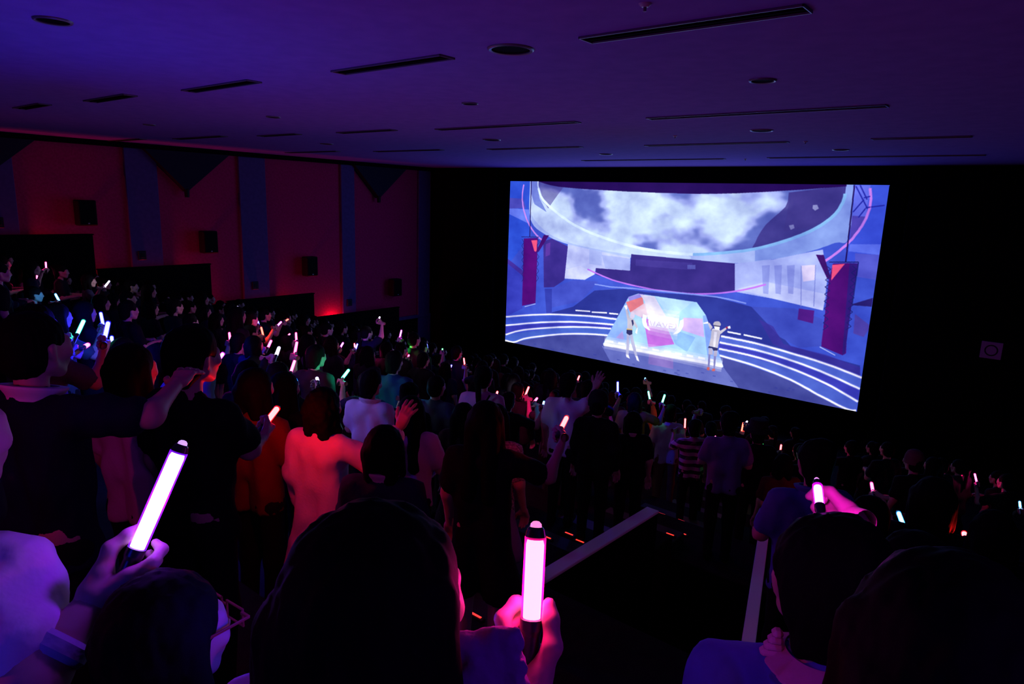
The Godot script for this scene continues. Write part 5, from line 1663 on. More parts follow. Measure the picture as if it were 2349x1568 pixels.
	[0.534, -5.180, -11.090, 0.923, 0.942, "od", "tee", "black", "crop", "skirt", "fair", "", "dark person at the right edge with the cyan stick", "", ""],
	[0.369, -3.220, -4.330, 0.600, 1.001, "od", "tee", "black", "pony", "trousers", "fair", "", "dark person with the red glow at the right", "", ""],
	[-4.195, -4.900, -10.090, 0.549, 0.884, "ud", "tee", "black", "short", "skirt", "fair", "", "dark person behind the stripes with the bright red stick", "", ""],
	[-10.714, -2.660, -2.569, 0.043, 1.005, "bb", "long", "deepnavy", "bob", "skirt", "fair", "", "unlit bob-haired head some way left of the small pink stick before the highest black partition", "dark crowd before the red wall", ""],
	[-10.142, -2.660, -2.464, -0.093, 1.017, "dd", "tee", "black", "short", "trousers", "fair", "", "unlit short-haired head some way left of the small pink stick before the highest black partition", "dark crowd before the red wall", ""],
	[-7.517, -2.660, -2.487, 0.113, 0.915, "db", "long", "black", "bob", "skirt", "fair", "", "unlit bob-haired head just above the teal-white stick leaning right", "dark crowd before the red wall", ""],
	[-15.328, -2.940, -3.533, -0.232, 0.987, "db", "long", "black", "bun", "skirt", "fair", "", "unlit bun-haired head some way left of the small pink stick before the highest black partition", "dark crowd before the red wall", ""],
	[-14.585, -2.940, -3.392, -0.256, 0.956, "db", "tee", "charcoal", "short", "trousers", "fair", "", "unlit short-haired head some way left of the teal-white stick leaning right", "dark crowd before the red wall", ""],
	[-13.931, -2.940, -3.441, -0.179, 1.035, "bb", "tee", "black", "bun", "trousers", "fair", "", "unlit bun-haired head some way left of the teal-white stick leaning right", "dark crowd before the red wall", ""],
	[-10.009, -2.940, -3.528, -0.124, 0.901, "dd", "long", "deepnavy", "bob", "skirt", "fair", "", "unlit bob-haired head just above the blue-white stick", "dark crowd before the red wall", ""],
	[-8.676, -2.940, -3.350, 0.082, 0.954, "bb", "tee", "black", "short", "skirt", "fair", "", "unlit short-haired head some way right of the blue-white stick", "dark crowd before the red wall", ""],
	[-17.953, -3.220, -4.526, -0.534, 1.029, "dd", "tee", "black", "short", "trousers", "fair", "", "unlit short-haired head some way left of the short white-teal stick before the second partition", "dark crowd before the red wall", ""],
	[-15.956, -3.220, -4.474, -0.465, 0.984, "bb", "long", "deepnavy", "short", "skirt", "fair", "", "unlit short-haired head just above the small pink stick before the highest black partition", "dark crowd before the red wall", ""],
	[-14.603, -3.220, -4.511, -0.494, 1.052, "bb", "tee", "charcoal", "bun", "skirt", "fair", "", "unlit bun-haired head just right of the small pink stick before the highest black partition", "dark crowd before the red wall", ""],
	[-11.893, -3.220, -4.388, -0.246, 0.912, "dd", "long", "dark", "long", "skirt", "fair", "", "unlit long-haired head just below the short white-teal stick before the second partition", "dark crowd before the red wall", ""],
	[-11.245, -3.220, -4.349, -0.253, 0.981, "bb", "long", "charcoal", "crop", "trousers", "fair", "", "unlit close-cropped head some way right of the short white-teal stick before the second partition", "dark crowd before the red wall", ""],
	[-10.627, -3.220, -4.423, -0.034, 0.925, "db", "tee", "black", "bob", "skirt", "fair", "", "unlit bob-haired head some way right of the blue-white stick", "dark crowd before the red wall", ""],
	[-10.021, -3.220, -4.512, 0.007, 0.985, "bb", "tee", "dark", "bun", "skirt", "fair", "", "unlit bun-haired head some way left of the white-red stick before the third partition", "dark crowd before the red wall", ""],
	[-9.330, -3.220, -4.403, 0.088, 0.906, "bb", "long", "black", "short", "skirt", "fair", "", "unlit short-haired head some way left of the white-red stick before the third partition", "dark crowd before the red wall", ""],
	[-17.763, -3.500, -5.504, -0.528, 0.972, "bb", "long", "deepnavy", "short", "trousers", "fair", "", "unlit short-haired head just right of the small pink stick before the highest black partition", "dark crowd before the red wall", ""],
	[-17.095, -3.500, -5.360, -0.659, 0.941, "bb", "tee", "dark", "long", "trousers", "fair", "", "unlit long-haired head some way right of the small pink stick before the highest black partition", "dark crowd before the red wall", ""],
	[-16.526, -3.500, -5.545, -0.380, 0.979, "dd", "tee", "deepnavy", "crop", "skirt", "fair", "", "unlit close-cropped head some way left of the short white-teal stick before the second partition", "dark crowd before the red wall", ""],
	[-15.826, -3.500, -5.463, -0.451, 1.041, "bb", "tee", "dark", "crop", "trousers", "fair", "", "unlit close-cropped head just left of the short white-teal stick before the second partition", "dark crowd before the red wall", ""],
	[-15.178, -3.500, -5.446, -0.506, 1.004, "db", "tee", "charcoal", "bun", "skirt", "fair", "", "unlit bun-haired head just left of the short white-teal stick before the second partition", "dark crowd before the red wall", ""],
	[-14.473, -3.500, -5.490, -0.355, 0.952, "bb", "tee", "black", "long", "trousers", "fair", "", "unlit long-haired head just right of the short white-teal stick before the second partition", "dark crowd before the red wall", ""],
	[-13.834, -3.500, -5.426, -0.220, 1.058, "bb", "long", "deepnavy", "crop", "trousers", "fair", "", "unlit close-cropped head some way right of the blue-white stick", "dark crowd before the red wall", ""],
	[-13.177, -3.500, -5.474, -0.205, 1.038, "bb", "tee", "black", "long", "trousers", "fair", "", "unlit long-haired head some way right of the short white-teal stick before the second partition", "dark crowd before the red wall", ""],
	[-11.805, -3.500, -5.566, -0.049, 0.951, "dd", "long", "charcoal", "bun", "trousers", "fair", "", "unlit bun-haired head some way above the small blue glow left of the tilted magenta stick", "dark crowd before the red wall", ""],
	[-11.214, -3.500, -5.531, -0.135, 0.955, "dd", "long", "deepnavy", "long", "skirt", "fair", "", "unlit long-haired head some way above the small blue glow left of the tilted magenta stick", "dark crowd before the red wall", ""],
	[-10.549, -3.500, -5.403, -0.114, 0.930, "bb", "long", "dark", "long", "skirt", "fair", "", "unlit long-haired head some way left of the white-red stick before the third partition", "dark crowd before the red wall", ""],
	[-17.193, -3.780, -6.410, -0.699, 1.027, "bb", "long", "charcoal", "long", "trousers", "fair", "", "unlit long-haired head some way above the blue-white stick", "dark crowd before the red wall", ""],
	[-16.569, -3.780, -6.384, -0.661, 1.029, "db", "tee", "charcoal", "bun", "skirt", "fair", "", "unlit bun-haired head just right of the short white-teal stick before the second partition", "dark crowd before the red wall", ""],
	[-15.934, -3.780, -6.367, -0.577, 0.978, "bb", "tee", "charcoal", "pony", "skirt", "fair", "", "unlit ponytailed head some way right of the short white-teal stick before the second partition", "dark crowd before the red wall", ""],
	[-14.671, -3.780, -6.470, -0.297, 0.986, "db", "tee", "black", "short", "skirt", "fair", "", "unlit short-haired head some way right of the short white-teal stick before the second partition", "dark crowd before the red wall", ""],
	[-14.015, -3.780, -6.362, -0.269, 1.007, "dd", "long", "deepnavy", "bun", "trousers", "fair", "", "unlit bun-haired head some way right of the short white-teal stick before the second partition", "dark crowd before the red wall", ""],
	[-13.315, -3.780, -6.546, -0.239, 1.054, "bb", "tee", "black", "bob", "skirt", "fair", "", "unlit bob-haired head some way left of the white-red stick before the third partition", "dark crowd before the red wall", ""],
	[-11.930, -3.780, -6.399, -0.227, 1.030, "db", "tee", "charcoal", "short", "skirt", "fair", "", "unlit short-haired head just left of the white-red stick before the third partition", "dark crowd before the red wall", ""],
	[-17.869, -4.060, -7.468, -0.729, 1.054, "bb", "tee", "deepnavy", "short", "skirt", "fair", "", "unlit short-haired head some way above the blue-white stick", "dark crowd before the red wall", ""],
	[-17.224, -4.060, -7.494, -0.499, 0.911, "dd", "tee", "deepnavy", "bun", "skirt", "fair", "", "unlit bun-haired head some way right of the blue-white stick", "dark crowd before the red wall", ""],
	[-16.541, -4.060, -7.336, -0.421, 0.936, "bb", "long", "deepnavy", "bun", "skirt", "fair", "", "unlit bun-haired head some way above the bright magenta-white stick tilted right", "dark crowd before the red wall", ""],
	[-15.884, -4.060, -7.465, -0.485, 1.018, "dd", "tee", "black", "bun", "skirt", "fair", "", "unlit bun-haired head some way left of the tiny blue stick above the red-orange one", "dark crowd before the red wall", ""],
	[-15.196, -4.060, -7.491, -0.544, 0.921, "db", "long", "black", "bob", "trousers", "fair", "", "unlit bob-haired head some way above the small blue glow left of the tilted magenta stick", "dark crowd before the red wall", ""],
	[-14.557, -4.060, -7.536, -0.506, 0.932, "bb", "tee", "charcoal", "bun", "skirt", "fair", "", "unlit bun-haired head just left of the white-red stick before the third partition", "dark crowd before the red wall", ""],
	[-11.858, -4.060, -7.481, -0.108, 1.049, "dd", "long", "deepnavy", "pony", "skirt", "fair", "", "unlit ponytailed head just left of the tiny orange-white glow right of the small white-magenta stick", "dark crowd left of the screen", ""],
	[-11.175, -4.060, -7.517, -0.192, 0.929, "db", "long", "black", "bun", "trousers", "fair", "", "unlit bun-haired head just right of the upper of two stacked pink sticks", "dark crowd left of the screen", ""],
	[-10.519, -4.060, -7.509, -0.199, 1.020, "dd", "tee", "dark", "pony", "trousers", "fair", "", "unlit ponytailed head some way right of the upper of two stacked pink sticks", "dark crowd left of the screen", ""],
	[-6.005, -4.060, -7.547, 0.438, 0.936, "bb", "tee", "black", "long", "skirt", "fair", "", "unlit long-haired head just above the thin white upright stick left of the thin red-pink one", "dark crowd below the screen", ""],
	[-17.399, -4.340, -8.568, -0.695, 1.038, "bb", "long", "charcoal", "pony", "skirt", "fair", "", "unlit ponytailed head some way left of the white-red stick before the third partition", "dark crowd before the red wall", ""],
	[-16.729, -4.340, -8.423, -0.616, 1.059, "bb", "tee", "charcoal", "crop", "skirt", "fair", "", "unlit close-cropped head some way left of the white-red stick before the third partition", "dark crowd before the red wall", ""],
	[-16.102, -4.340, -8.376, -0.572, 1.003, "db", "long", "deepnavy", "crop", "trousers", "fair", "", "unlit close-cropped head just left of the white-red stick before the third partition", "dark crowd before the red wall", ""],
	[-15.467, -4.340, -8.564, -0.655, 0.928, "dd", "tee", "dark", "bob", "skirt", "fair", "", "unlit bob-haired head just right of the white-red stick before the third partition", "dark crowd before the red wall", ""],
	[-14.688, -4.340, -8.427, -0.460, 1.001, "bb", "long", "black", "bob", "trousers", "fair", "", "unlit bob-haired head just above the tiny blue stick above the red-orange one", "dark crowd left of the screen", ""],
	[-14.129, -4.340, -8.515, -0.485, 1.040, "bb", "tee", "dark", "pony", "skirt", "fair", "", "unlit ponytailed head just right of the tiny blue stick above the red-orange one", "dark crowd left of the screen", ""],
	[-13.369, -4.340, -8.453, -0.442, 0.973, "dd", "tee", "black", "crop", "trousers", "fair", "", "unlit close-cropped head just below the tiny orange-white glow right of the small white-magenta stick", "dark crowd left of the screen", ""],
	[-12.725, -4.340, -8.488, -0.460, 1.041, "dd", "tee", "black", "bob", "skirt", "fair", "", "unlit bob-haired head just right of the tiny orange-white glow right of the small white-magenta stick", "dark crowd left of the screen", ""],
	[-12.143, -4.340, -8.486, -0.135, 0.929, "bb", "tee", "black", "pony", "skirt", "fair", "", "unlit ponytailed head some way right of the longer lower one of two stacked pink sticks", "dark crowd left of the screen", ""],
	[-11.413, -4.340, -8.524, -0.080, 1.052, "bb", "tee", "dark", "bun", "trousers", "fair", "", "unlit bun-haired head some way left of the tiny white-pink stick before the lowest partition", "dark crowd left of the screen", ""],
	[-10.769, -4.340, -8.386, -0.038, 1.014, "dd", "long", "black", "short", "skirt", "fair", "", "unlit short-haired head just above the thin red stick of the crossed red and blue pair", "dark crowd left of the screen", ""],
	[-10.084, -4.340, -8.520, -0.074, 0.910, "dd", "tee", "deepnavy", "short", "skirt", "fair", "", "unlit short-haired head just left of the tiny white-pink dot left of the green stick", "dark crowd left of the screen", ""],
	[-6.818, -4.340, -8.405, 0.180, 0.923, "bb", "long", "black", "bob", "skirt", "fair", "", "unlit bob-haired head just above the thin white upright stick left of the thin red-pink one", "dark crowd left of the screen", ""],
	[-17.973, -4.620, -9.550, -0.831, 0.934, "bb", "long", "black", "bob", "skirt", "fair", "", "unlit bob-haired head just left of the white-red stick before the third partition", "dark crowd before the red wall", ""],
	[-17.334, -4.620, -9.558, -0.701, 1.032, "db", "tee", "charcoal", "short", "skirt", "fair", "", "unlit short-haired head just right of the white-red stick before the third partition", "dark crowd before the red wall", ""],
	[-16.689, -4.620, -9.396, -0.748, 0.977, "bb", "tee", "deepnavy", "bob", "skirt", "fair", "", "unlit bob-haired head just left of the tiny blue stick above the red-orange one", "dark crowd left of the screen", ""],
	[-16.112, -4.620, -9.517, -0.659, 0.998, "db", "long", "deepnavy", "bob", "skirt", "fair", "", "unlit bob-haired head just above the thin red-orange stick below the third partition", "dark crowd left of the screen", ""],
	[-15.328, -4.620, -9.526, -0.649, 1.042, "dd", "tee", "black", "bob", "trousers", "fair", "", "unlit bob-haired head just left of the tiny orange-white glow right of the small white-magenta stick", "dark crowd left of the screen", ""],
	[-14.082, -4.620, -9.434, -0.393, 1.050, "db", "long", "black", "pony", "trousers", "fair", "", "unlit ponytailed head just right of the tiny orange-white glow right of the small white-magenta stick", "dark crowd left of the screen", ""],
	[-13.395, -4.620, -9.495, -0.307, 1.051, "bb", "long", "charcoal", "bun", "trousers", "fair", "", "unlit bun-haired head some way right of the upper of two stacked pink sticks", "dark crowd left of the screen", ""],
	[-12.743, -4.620, -9.565, -0.280, 0.911, "bb", "long", "charcoal", "long", "trousers", "fair", "", "unlit long-haired head some way above the bright green-teal stick tilted right", "dark crowd left of the screen", ""],
	[-12.093, -4.620, -9.375, -0.282, 1.058, "dd", "long", "black", "crop", "trousers", "fair", "", "unlit close-cropped head just above the thin red stick of the crossed red and blue pair", "dark crowd left of the screen", ""],
	[-11.500, -4.620, -9.346, -0.371, 1.001, "bb", "tee", "charcoal", "crop", "trousers", "fair", "", "unlit close-cropped head just above the small upright pink stick left of the lit pink hand", "dark crowd left of the screen", ""],
	[-9.421, -4.620, -9.369, -0.082, 0.943, "dd", "tee", "black", "bun", "trousers", "fair", "", "unlit bun-haired head just below the tiny green dot right of the blue-white stick", "dark crowd left of the screen", ""],
	[-7.433, -4.620, -9.470, 0.221, 0.989, "bb", "long", "black", "bob", "skirt", "fair", "", "unlit bob-haired head some way above the thin red-pink stick right of the thin white one", "dark crowd below the screen", ""],
	[-5.462, -4.620, -9.567, 0.367, 0.942, "bb", "tee", "deepnavy", "bun", "skirt", "fair", "", "unlit bun-haired head just right of the red stick right of the hooded dark figure", "dark crowd below the screen", ""],
	[-17.998, -4.900, -10.437, -0.943, 0.935, "dd", "tee", "black", "long", "skirt", "fair", "", "unlit long-haired head just above the tiny blue stick above the red-orange one", "dark crowd left of the screen", ""],
	[-17.378, -4.900, -10.540, -0.722, 0.944, "bb", "tee", "charcoal", "pony", "trousers", "fair", "", "unlit ponytailed head just above the thin red-orange stick below the third partition", "dark crowd left of the screen", ""],
	[-16.113, -4.900, -10.403, -0.547, 1.055, "dd", "tee", "black", "pony", "skirt", "fair", "", "unlit ponytailed head some way above the upper of two stacked pink sticks", "dark crowd left of the screen", ""],
	[-15.412, -4.900, -10.505, -0.655, 0.961, "bb", "tee", "charcoal", "bun", "skirt", "fair", "", "unlit bun-haired head some way above the longer lower one of two stacked pink sticks", "dark crowd left of the screen", ""],
	[-14.022, -4.900, -10.413, -0.637, 0.966, "db", "long", "black", "crop", "skirt", "fair", "", "unlit close-cropped head some way left of the tiny white-pink stick before the lowest partition", "dark crowd left of the screen", ""],
	[-13.407, -4.900, -10.492, -0.398, 0.920, "bb", "tee", "dark", "short", "trousers", "fair", "", "unlit short-haired head just above the thin blue stick of the crossed red and blue pair", "dark crowd left of the screen", ""],
	[-12.831, -4.900, -10.396, -0.296, 0.909, "bb", "tee", "dark", "pony", "trousers", "fair", "", "unlit ponytailed head just above the small upright pink stick left of the lit pink hand", "dark crowd left of the screen", ""],
	[-12.046, -4.900, -10.556, -0.272, 0.908, "dd", "long", "deepnavy", "pony", "skirt", "fair", "", "unlit ponytailed head just above the tiny white-pink dot left of the green stick", "dark crowd left of the screen", ""],
	[-11.452, -4.900, -10.560, -0.175, 1.006, "dd", "tee", "black", "bun", "skirt", "fair", "", "unlit bun-haired head just above the tiny pink dot under the green stick", "dark crowd left of the screen", ""],
	[-10.809, -4.900, -10.558, -0.068, 1.007, "bb", "tee", "black", "bun", "trousers", "fair", "", "unlit bun-haired head just right of the blue-white stick right of the green stick", "dark crowd left of the screen", ""],
	[-10.056, -4.900, -10.566, -0.219, 1.003, "bb", "long", "dark", "pony", "skirt", "fair", "", "unlit ponytailed head just right of the tiny green dot right of the blue-white stick", "dark crowd left of the screen", ""],
	[-8.807, -4.900, -10.442, 0.140, 1.003, "dd", "tee", "charcoal", "bob", "trousers", "fair", "", "unlit bob-haired head just right of the small pink stick just under the screen corner", "dark crowd left of the screen", ""],
	[-8.111, -4.900, -10.537, 0.288, 0.901, "bb", "long", "black", "bob", "skirt", "fair", "", "unlit bob-haired head just above the thin red-pink stick right of the thin white one", "dark crowd below the screen", ""],
	[-7.548, -4.900, -10.508, 0.228, 0.986, "bb", "long", "charcoal", "bob", "skirt", "fair", "", "unlit bob-haired head just left of the small red-pink stick", "dark crowd below the screen", ""],
	[-6.851, -4.900, -10.551, 0.191, 1.028, "dd", "tee", "black", "short", "trousers", "fair", "", "unlit short-haired head just left of the small red-pink stick", "dark crowd below the screen", ""],
	[-6.123, -4.900, -10.357, 0.476, 0.961, "db", "long", "black", "pony", "trousers", "fair", "", "unlit ponytailed head just right of the red-pink stick beside the upthrust white sleeve", "dark crowd below the screen", ""],
	[-0.938, -4.900, -10.496, 0.924, 0.988, "bb", "long", "dark", "long", "skirt", "fair", "", "unlit long-haired head some way above the blue cyan stick tilted left at the right side", "dark crowd below the screen", ""],
	[-18.071, -5.180, -11.435, -0.844, 1.004, "db", "tee", "dark", "long", "trousers", "fair", "", "unlit long-haired head just above the tiny orange-white glow right of the small white-magenta stick", "dark crowd left of the screen", ""],
	[-16.078, -5.180, -11.511, -0.627, 0.980, "bb", "long", "black", "long", "trousers", "fair", "", "unlit long-haired head some way right of the upper of two stacked pink sticks", "dark crowd left of the screen", ""],
	[-14.797, -5.180, -11.355, -0.679, 1.051, "db", "long", "black", "short", "trousers", "fair", "", "unlit short-haired head some way left of the tiny white-pink stick before the lowest partition", "dark crowd left of the screen", ""],
	[-14.137, -5.180, -11.404, -0.695, 0.901, "bb", "tee", "deepnavy", "short", "trousers", "fair", "", "unlit short-haired head just above the small upright pink stick left of the lit pink hand", "dark crowd left of the screen", ""],
	[-13.517, -5.180, -11.438, -0.426, 0.916, "bb", "long", "black", "bob", "trousers", "fair", "", "unlit bob-haired head just left of the tiny white-pink dot left of the green stick", "dark crowd left of the screen", ""],
	[-12.749, -5.180, -11.376, -0.566, 0.905, "bb", "long", "charcoal", "short", "trousers", "fair", "", "unlit short-haired head just right of the tiny white-pink dot left of the green stick", "dark crowd left of the screen", ""],
	[-12.085, -5.180, -11.436, -0.411, 1.017, "db", "tee", "dark", "bun", "trousers", "fair", "", "unlit bun-haired head just left of the blue-white stick right of the green stick", "dark crowd left of the screen", ""],
	[-11.454, -5.180, -11.437, -0.421, 0.958, "dd", "tee", "charcoal", "short", "trousers", "fair", "", "unlit short-haired head just left of the tiny green dot right of the blue-white stick", "dark crowd left of the screen", ""],
	[-10.799, -5.180, -11.344, -0.239, 1.047, "db", "long", "dark", "crop", "trousers", "fair", "", "unlit close-cropped head just right of the tiny green dot right of the blue-white stick", "dark crowd left of the screen", ""],
	[-10.130, -5.180, -11.362, -0.112, 0.967, "bb", "tee", "charcoal", "bob", "skirt", "fair", "", "unlit bob-haired head just left of the small pink stick just under the screen corner", "dark crowd left of the screen", ""],
	[-9.505, -5.180, -11.552, -0.014, 1.058, "bb", "tee", "black", "pony", "skirt", "fair", "", "unlit ponytailed head just right of the small pink stick just under the screen corner", "dark crowd left of the screen", ""],
	[-8.860, -5.180, -11.559, 0.146, 0.915, "bb", "tee", "dark", "crop", "trousers", "fair", "", "unlit close-cropped head just above the thin red-pink stick right of the thin white one", "dark crowd below the screen", ""],
	[-8.191, -5.180, -11.516, 0.085, 1.001, "bb", "long", "black", "short", "trousers", "fair", "", "unlit short-haired head some way above the short pink-white stick left of the blue-white dot", "dark crowd below the screen", ""],
	[-7.474, -5.180, -11.438, 0.372, 1.030, "bb", "tee", "black", "short", "skirt", "fair", "", "unlit short-haired head just right of the small red-pink stick", "dark crowd below the screen", ""],
	[-6.843, -5.180, -11.360, 0.251, 1.006, "bb", "long", "deepnavy", "bun", "trousers", "fair", "", "unlit bun-haired head just right of the red-pink stick beside the upthrust white sleeve", "dark crowd below the screen", ""],
	[-6.159, -5.180, -11.455, 0.390, 0.918, "bb", "tee", "charcoal", "crop", "trousers", "fair", "", "unlit close-cropped head just right of the bright blue-white stick below the screen", "dark crowd below the screen", ""],
	[-5.520, -5.180, -11.540, 0.366, 1.027, "bb", "tee", "black", "long", "trousers", "fair", "", "unlit long-haired head just above the teal-white stick with a red edge", "dark crowd below the screen", ""],
	[-4.905, -5.180, -11.485, 0.457, 0.951, "bb", "tee", "charcoal", "long", "skirt", "fair", "", "unlit long-haired head just above the bright red upright stick over the striped shirt", "dark crowd below the screen", ""],
	[-1.655, -5.180, -11.478, 0.818, 1.025, "bb", "tee", "black", "crop", "skirt", "fair", "", "unlit close-cropped head some way above the short pink-white stick above the round dark head", "dark crowd below the screen", ""],
	[-0.934, -5.180, -11.549, 0.941, 0.975, "dd", "tee", "dark", "crop", "skirt", "fair", "", "unlit close-cropped head some way above the blue cyan stick tilted left at the right side", "dark crowd below the screen", ""],
	[-17.868, -5.460, -12.343, -0.982, 1.034, "db", "tee", "black", "short", "trousers", "fair", "", "unlit short-haired head some way right of the upper of two stacked pink sticks", "dark crowd left of the screen", ""],
	[-17.244, -5.460, -12.436, -0.806, 0.985, "dd", "tee", "black", "bun", "skirt", "fair", "", "unlit bun-haired head some way right of the longer lower one of two stacked pink sticks", "dark crowd left of the screen", ""],
	[-16.508, -5.460, -12.525, -0.994, 0.945, "db", "tee", "black", "pony", "skirt", "fair", "", "unlit ponytailed head just above the thin red stick of the crossed red and blue pair", "dark crowd left of the screen", ""],
	[-15.936, -5.460, -12.513, -0.852, 1.036, "bb", "long", "black", "long", "skirt", "fair", "", "unlit long-haired head just above the thin red stick of the crossed red and blue pair", "dark crowd left of the screen", ""],
	[-15.256, -5.460, -12.488, -0.668, 0.931, "db", "tee", "charcoal", "crop", "skirt", "fair", "", "unlit close-cropped head some way below the tiny white-pink stick before the lowest partition", "dark crowd left of the screen", ""],
	[-14.650, -5.460, -12.495, -0.840, 1.045, "bb", "tee", "dark", "bob", "skirt", "fair", "", "unlit bob-haired head just left of the magenta-white stick before the dark double door", "dark crowd left of the screen", ""],
	[-13.856, -5.460, -12.360, -0.562, 0.972, "bb", "tee", "deepnavy", "bun", "trousers", "fair", "", "unlit bun-haired head just above the green stick left of the blue-white one near the door", "dark crowd left of the screen", ""],
	[-13.200, -5.460, -12.461, -0.642, 0.948, "bb", "tee", "charcoal", "pony", "skirt", "fair", "", "unlit ponytailed head just left of the blue-white stick right of the green stick", "dark crowd left of the screen", ""],
	[-12.562, -5.460, -12.521, -0.590, 0.904, "dd", "long", "deepnavy", "bun", "trousers", "fair", "", "unlit bun-haired head just left of the tiny green dot right of the blue-white stick", "dark crowd left of the screen", ""],
	[-11.909, -5.460, -12.557, -0.533, 0.929, "dd", "tee", "black", "crop", "skirt", "fair", "", "unlit close-cropped head just above the blue-white stick tilted right", "dark crowd left of the screen", ""],
	[-11.310, -5.460, -12.434, -0.325, 0.929, "db", "tee", "dark", "short", "skirt", "fair", "", "unlit short-haired head just left of the small pink stick just under the screen corner", "dark crowd left of the screen", ""],
	[-10.691, -5.460, -12.522, -0.303, 1.028, "bb", "long", "dark", "crop", "trousers", "fair", "", "unlit close-cropped head just right of the small pink stick just under the screen corner", "dark crowd left of the screen", ""],
	[-9.317, -5.460, -12.355, 0.058, 0.945, "dd", "tee", "charcoal", "bun", "trousers", "fair", "", "unlit bun-haired head just above the thin red-pink stick right of the thin white one", "dark crowd below the screen", ""],
	[-8.689, -5.460, -12.394, 0.028, 0.920, "bb", "tee", "charcoal", "bob", "skirt", "fair", "", "unlit bob-haired head some way above the blue-white dot left of the bright pink back", "dark crowd below the screen", ""],
	[-7.927, -5.460, -12.552, 0.214, 1.053, "db", "tee", "black", "long", "trousers", "fair", "", "unlit long-haired head just right of the small red-pink stick", "dark crowd below the screen", ""],
	[-7.350, -5.460, -12.452, 0.461, 0.983, "dd", "long", "charcoal", "pony", "skirt", "fair", "", "unlit ponytailed head just left of the bright blue-white stick below the screen", "dark crowd below the screen", ""],
	[-6.707, -5.460, -12.382, 0.466, 0.935, "db", "tee", "deepnavy", "long", "skirt", "fair", "", "unlit long-haired head just right of the bright blue-white stick below the screen", "dark crowd below the screen", ""],
	[-5.950, -5.460, -12.355, 0.629, 0.937, "db", "tee", "black", "bun", "trousers", "fair", "", "unlit bun-haired head just below the teal-white stick with a red edge", "dark crowd below the screen", ""],
	[-5.374, -5.460, -12.351, 0.591, 1.013, "db", "tee", "black", "crop", "trousers", "fair", "", "unlit close-cropped head just above the bright red upright stick over the striped shirt", "dark crowd below the screen", ""],
	[-4.636, -5.460, -12.476, 0.788, 1.014, "db", "tee", "black", "short", "trousers", "fair", "", "unlit short-haired head some way left of the red-orange stick left of the pale-rimmed hat", "dark crowd below the screen", ""],
	[-1.395, -5.460, -12.472, 0.780, 0.979, "bb", "tee", "dark", "long", "skirt", "fair", "", "unlit long-haired head some way right of the short pink-white stick above the round dark head", "dark crowd below the screen", ""],
	[-0.763, -5.460, -12.379, 0.954, 1.011, "dd", "long", "charcoal", "pony", "trousers", "fair", "", "unlit ponytailed head some way above the red glow beside the long-haired head at the right", "dark crowd below the screen", ""],
	[-17.997, -5.740, -13.567, -1.131, 0.966, "bb", "long", "black", "short", "trousers", "fair", "", "unlit short-haired head some way above the bright green-teal stick tilted right", "dark crowd left of the screen", ""],
	[-17.355, -5.740, -13.338, -0.918, 1.011, "bb", "tee", "black", "pony", "skirt", "fair", "", "unlit ponytailed head just above the thin blue stick of the crossed red and blue pair", "dark crowd left of the screen", ""],
	[-16.032, -5.740, -13.460, -0.856, 0.955, "bb", "tee", "charcoal", "short", "skirt", "fair", "", "unlit short-haired head just above the tiny white-pink dot left of the green stick", "dark crowd left of the screen", ""],
	[-15.412, -5.740, -13.509, -0.838, 0.952, "db", "tee", "black", "pony", "trousers", "fair", "", "unlit ponytailed head just below the magenta-white stick before the dark double door", "dark crowd left of the screen", ""],
	[-14.727, -5.740, -13.512, -0.927, 0.982, "bb", "tee", "black", "bun", "skirt", "fair", "", "unlit bun-haired head just right of the magenta-white stick before the dark double door", "dark crowd left of the screen", ""],
	[-14.101, -5.740, -13.424, -0.667, 1.051, "bb", "tee", "dark", "bun", "trousers", "fair", "", "unlit bun-haired head just above the blue-white stick right of the green stick", "dark crowd left of the screen", ""],
	[-13.443, -5.740, -13.564, -0.749, 0.919, "db", "long", "deepnavy", "crop", "trousers", "fair", "", "unlit close-cropped head just below the tiny green dot right of the blue-white stick", "dark crowd left of the screen", ""],
	[-12.800, -5.740, -13.482, -0.683, 1.023, "bb", "tee", "black", "short", "skirt", "fair", "", "unlit short-haired head just right of the tiny green dot right of the blue-white stick", "dark crowd left of the screen", ""],
	[-12.098, -5.740, -13.453, -0.476, 0.956, "bb", "tee", "dark", "short", "trousers", "fair", "", "unlit short-haired head some way right of the blue-white stick tilted right", "dark crowd left of the screen", ""],
	[-11.410, -5.740, -13.433, -0.408, 0.911, "dd", "long", "dark", "bob", "trousers", "fair", "", "unlit bob-haired head some way right of the blue-white stick tilted right", "dark crowd left of the screen", ""],
	[-10.777, -5.740, -13.528, -0.399, 1.034, "dd", "long", "black", "long", "skirt", "fair", "", "unlit long-haired head some way right of the small pink stick just under the screen corner", "dark crowd below the screen", ""],
	[-10.155, -5.740, -13.510, -0.069, 1.005, "bb", "tee", "charcoal", "pony", "trousers", "fair", "", "unlit ponytailed head some way above the thin red-pink stick right of the thin white one", "dark crowd below the screen", ""],
	[-9.412, -5.740, -13.510, -0.102, 0.932, "db", "long", "black", "bob", "skirt", "fair", "", "unlit bob-haired head some way left of the small red-pink stick", "dark crowd below the screen", ""],
	[-8.841, -5.740, -13.375, 0.248, 1.050, "db", "long", "dark", "long", "skirt", "fair", "", "unlit long-haired head just left of the small red-pink stick", "dark crowd below the screen", ""],
	[-7.415, -5.740, -13.515, 0.504, 0.937, "bb", "tee", "charcoal", "bob", "skirt", "fair", "", "unlit bob-haired head just right of the bright blue-white stick below the screen", "dark crowd below the screen", ""],
	[-6.824, -5.740, -13.492, 0.591, 1.002, "dd", "tee", "charcoal", "short", "skirt", "fair", "", "unlit short-haired head just below the tiny white dot under the screen edge", "dark crowd below the screen", ""],
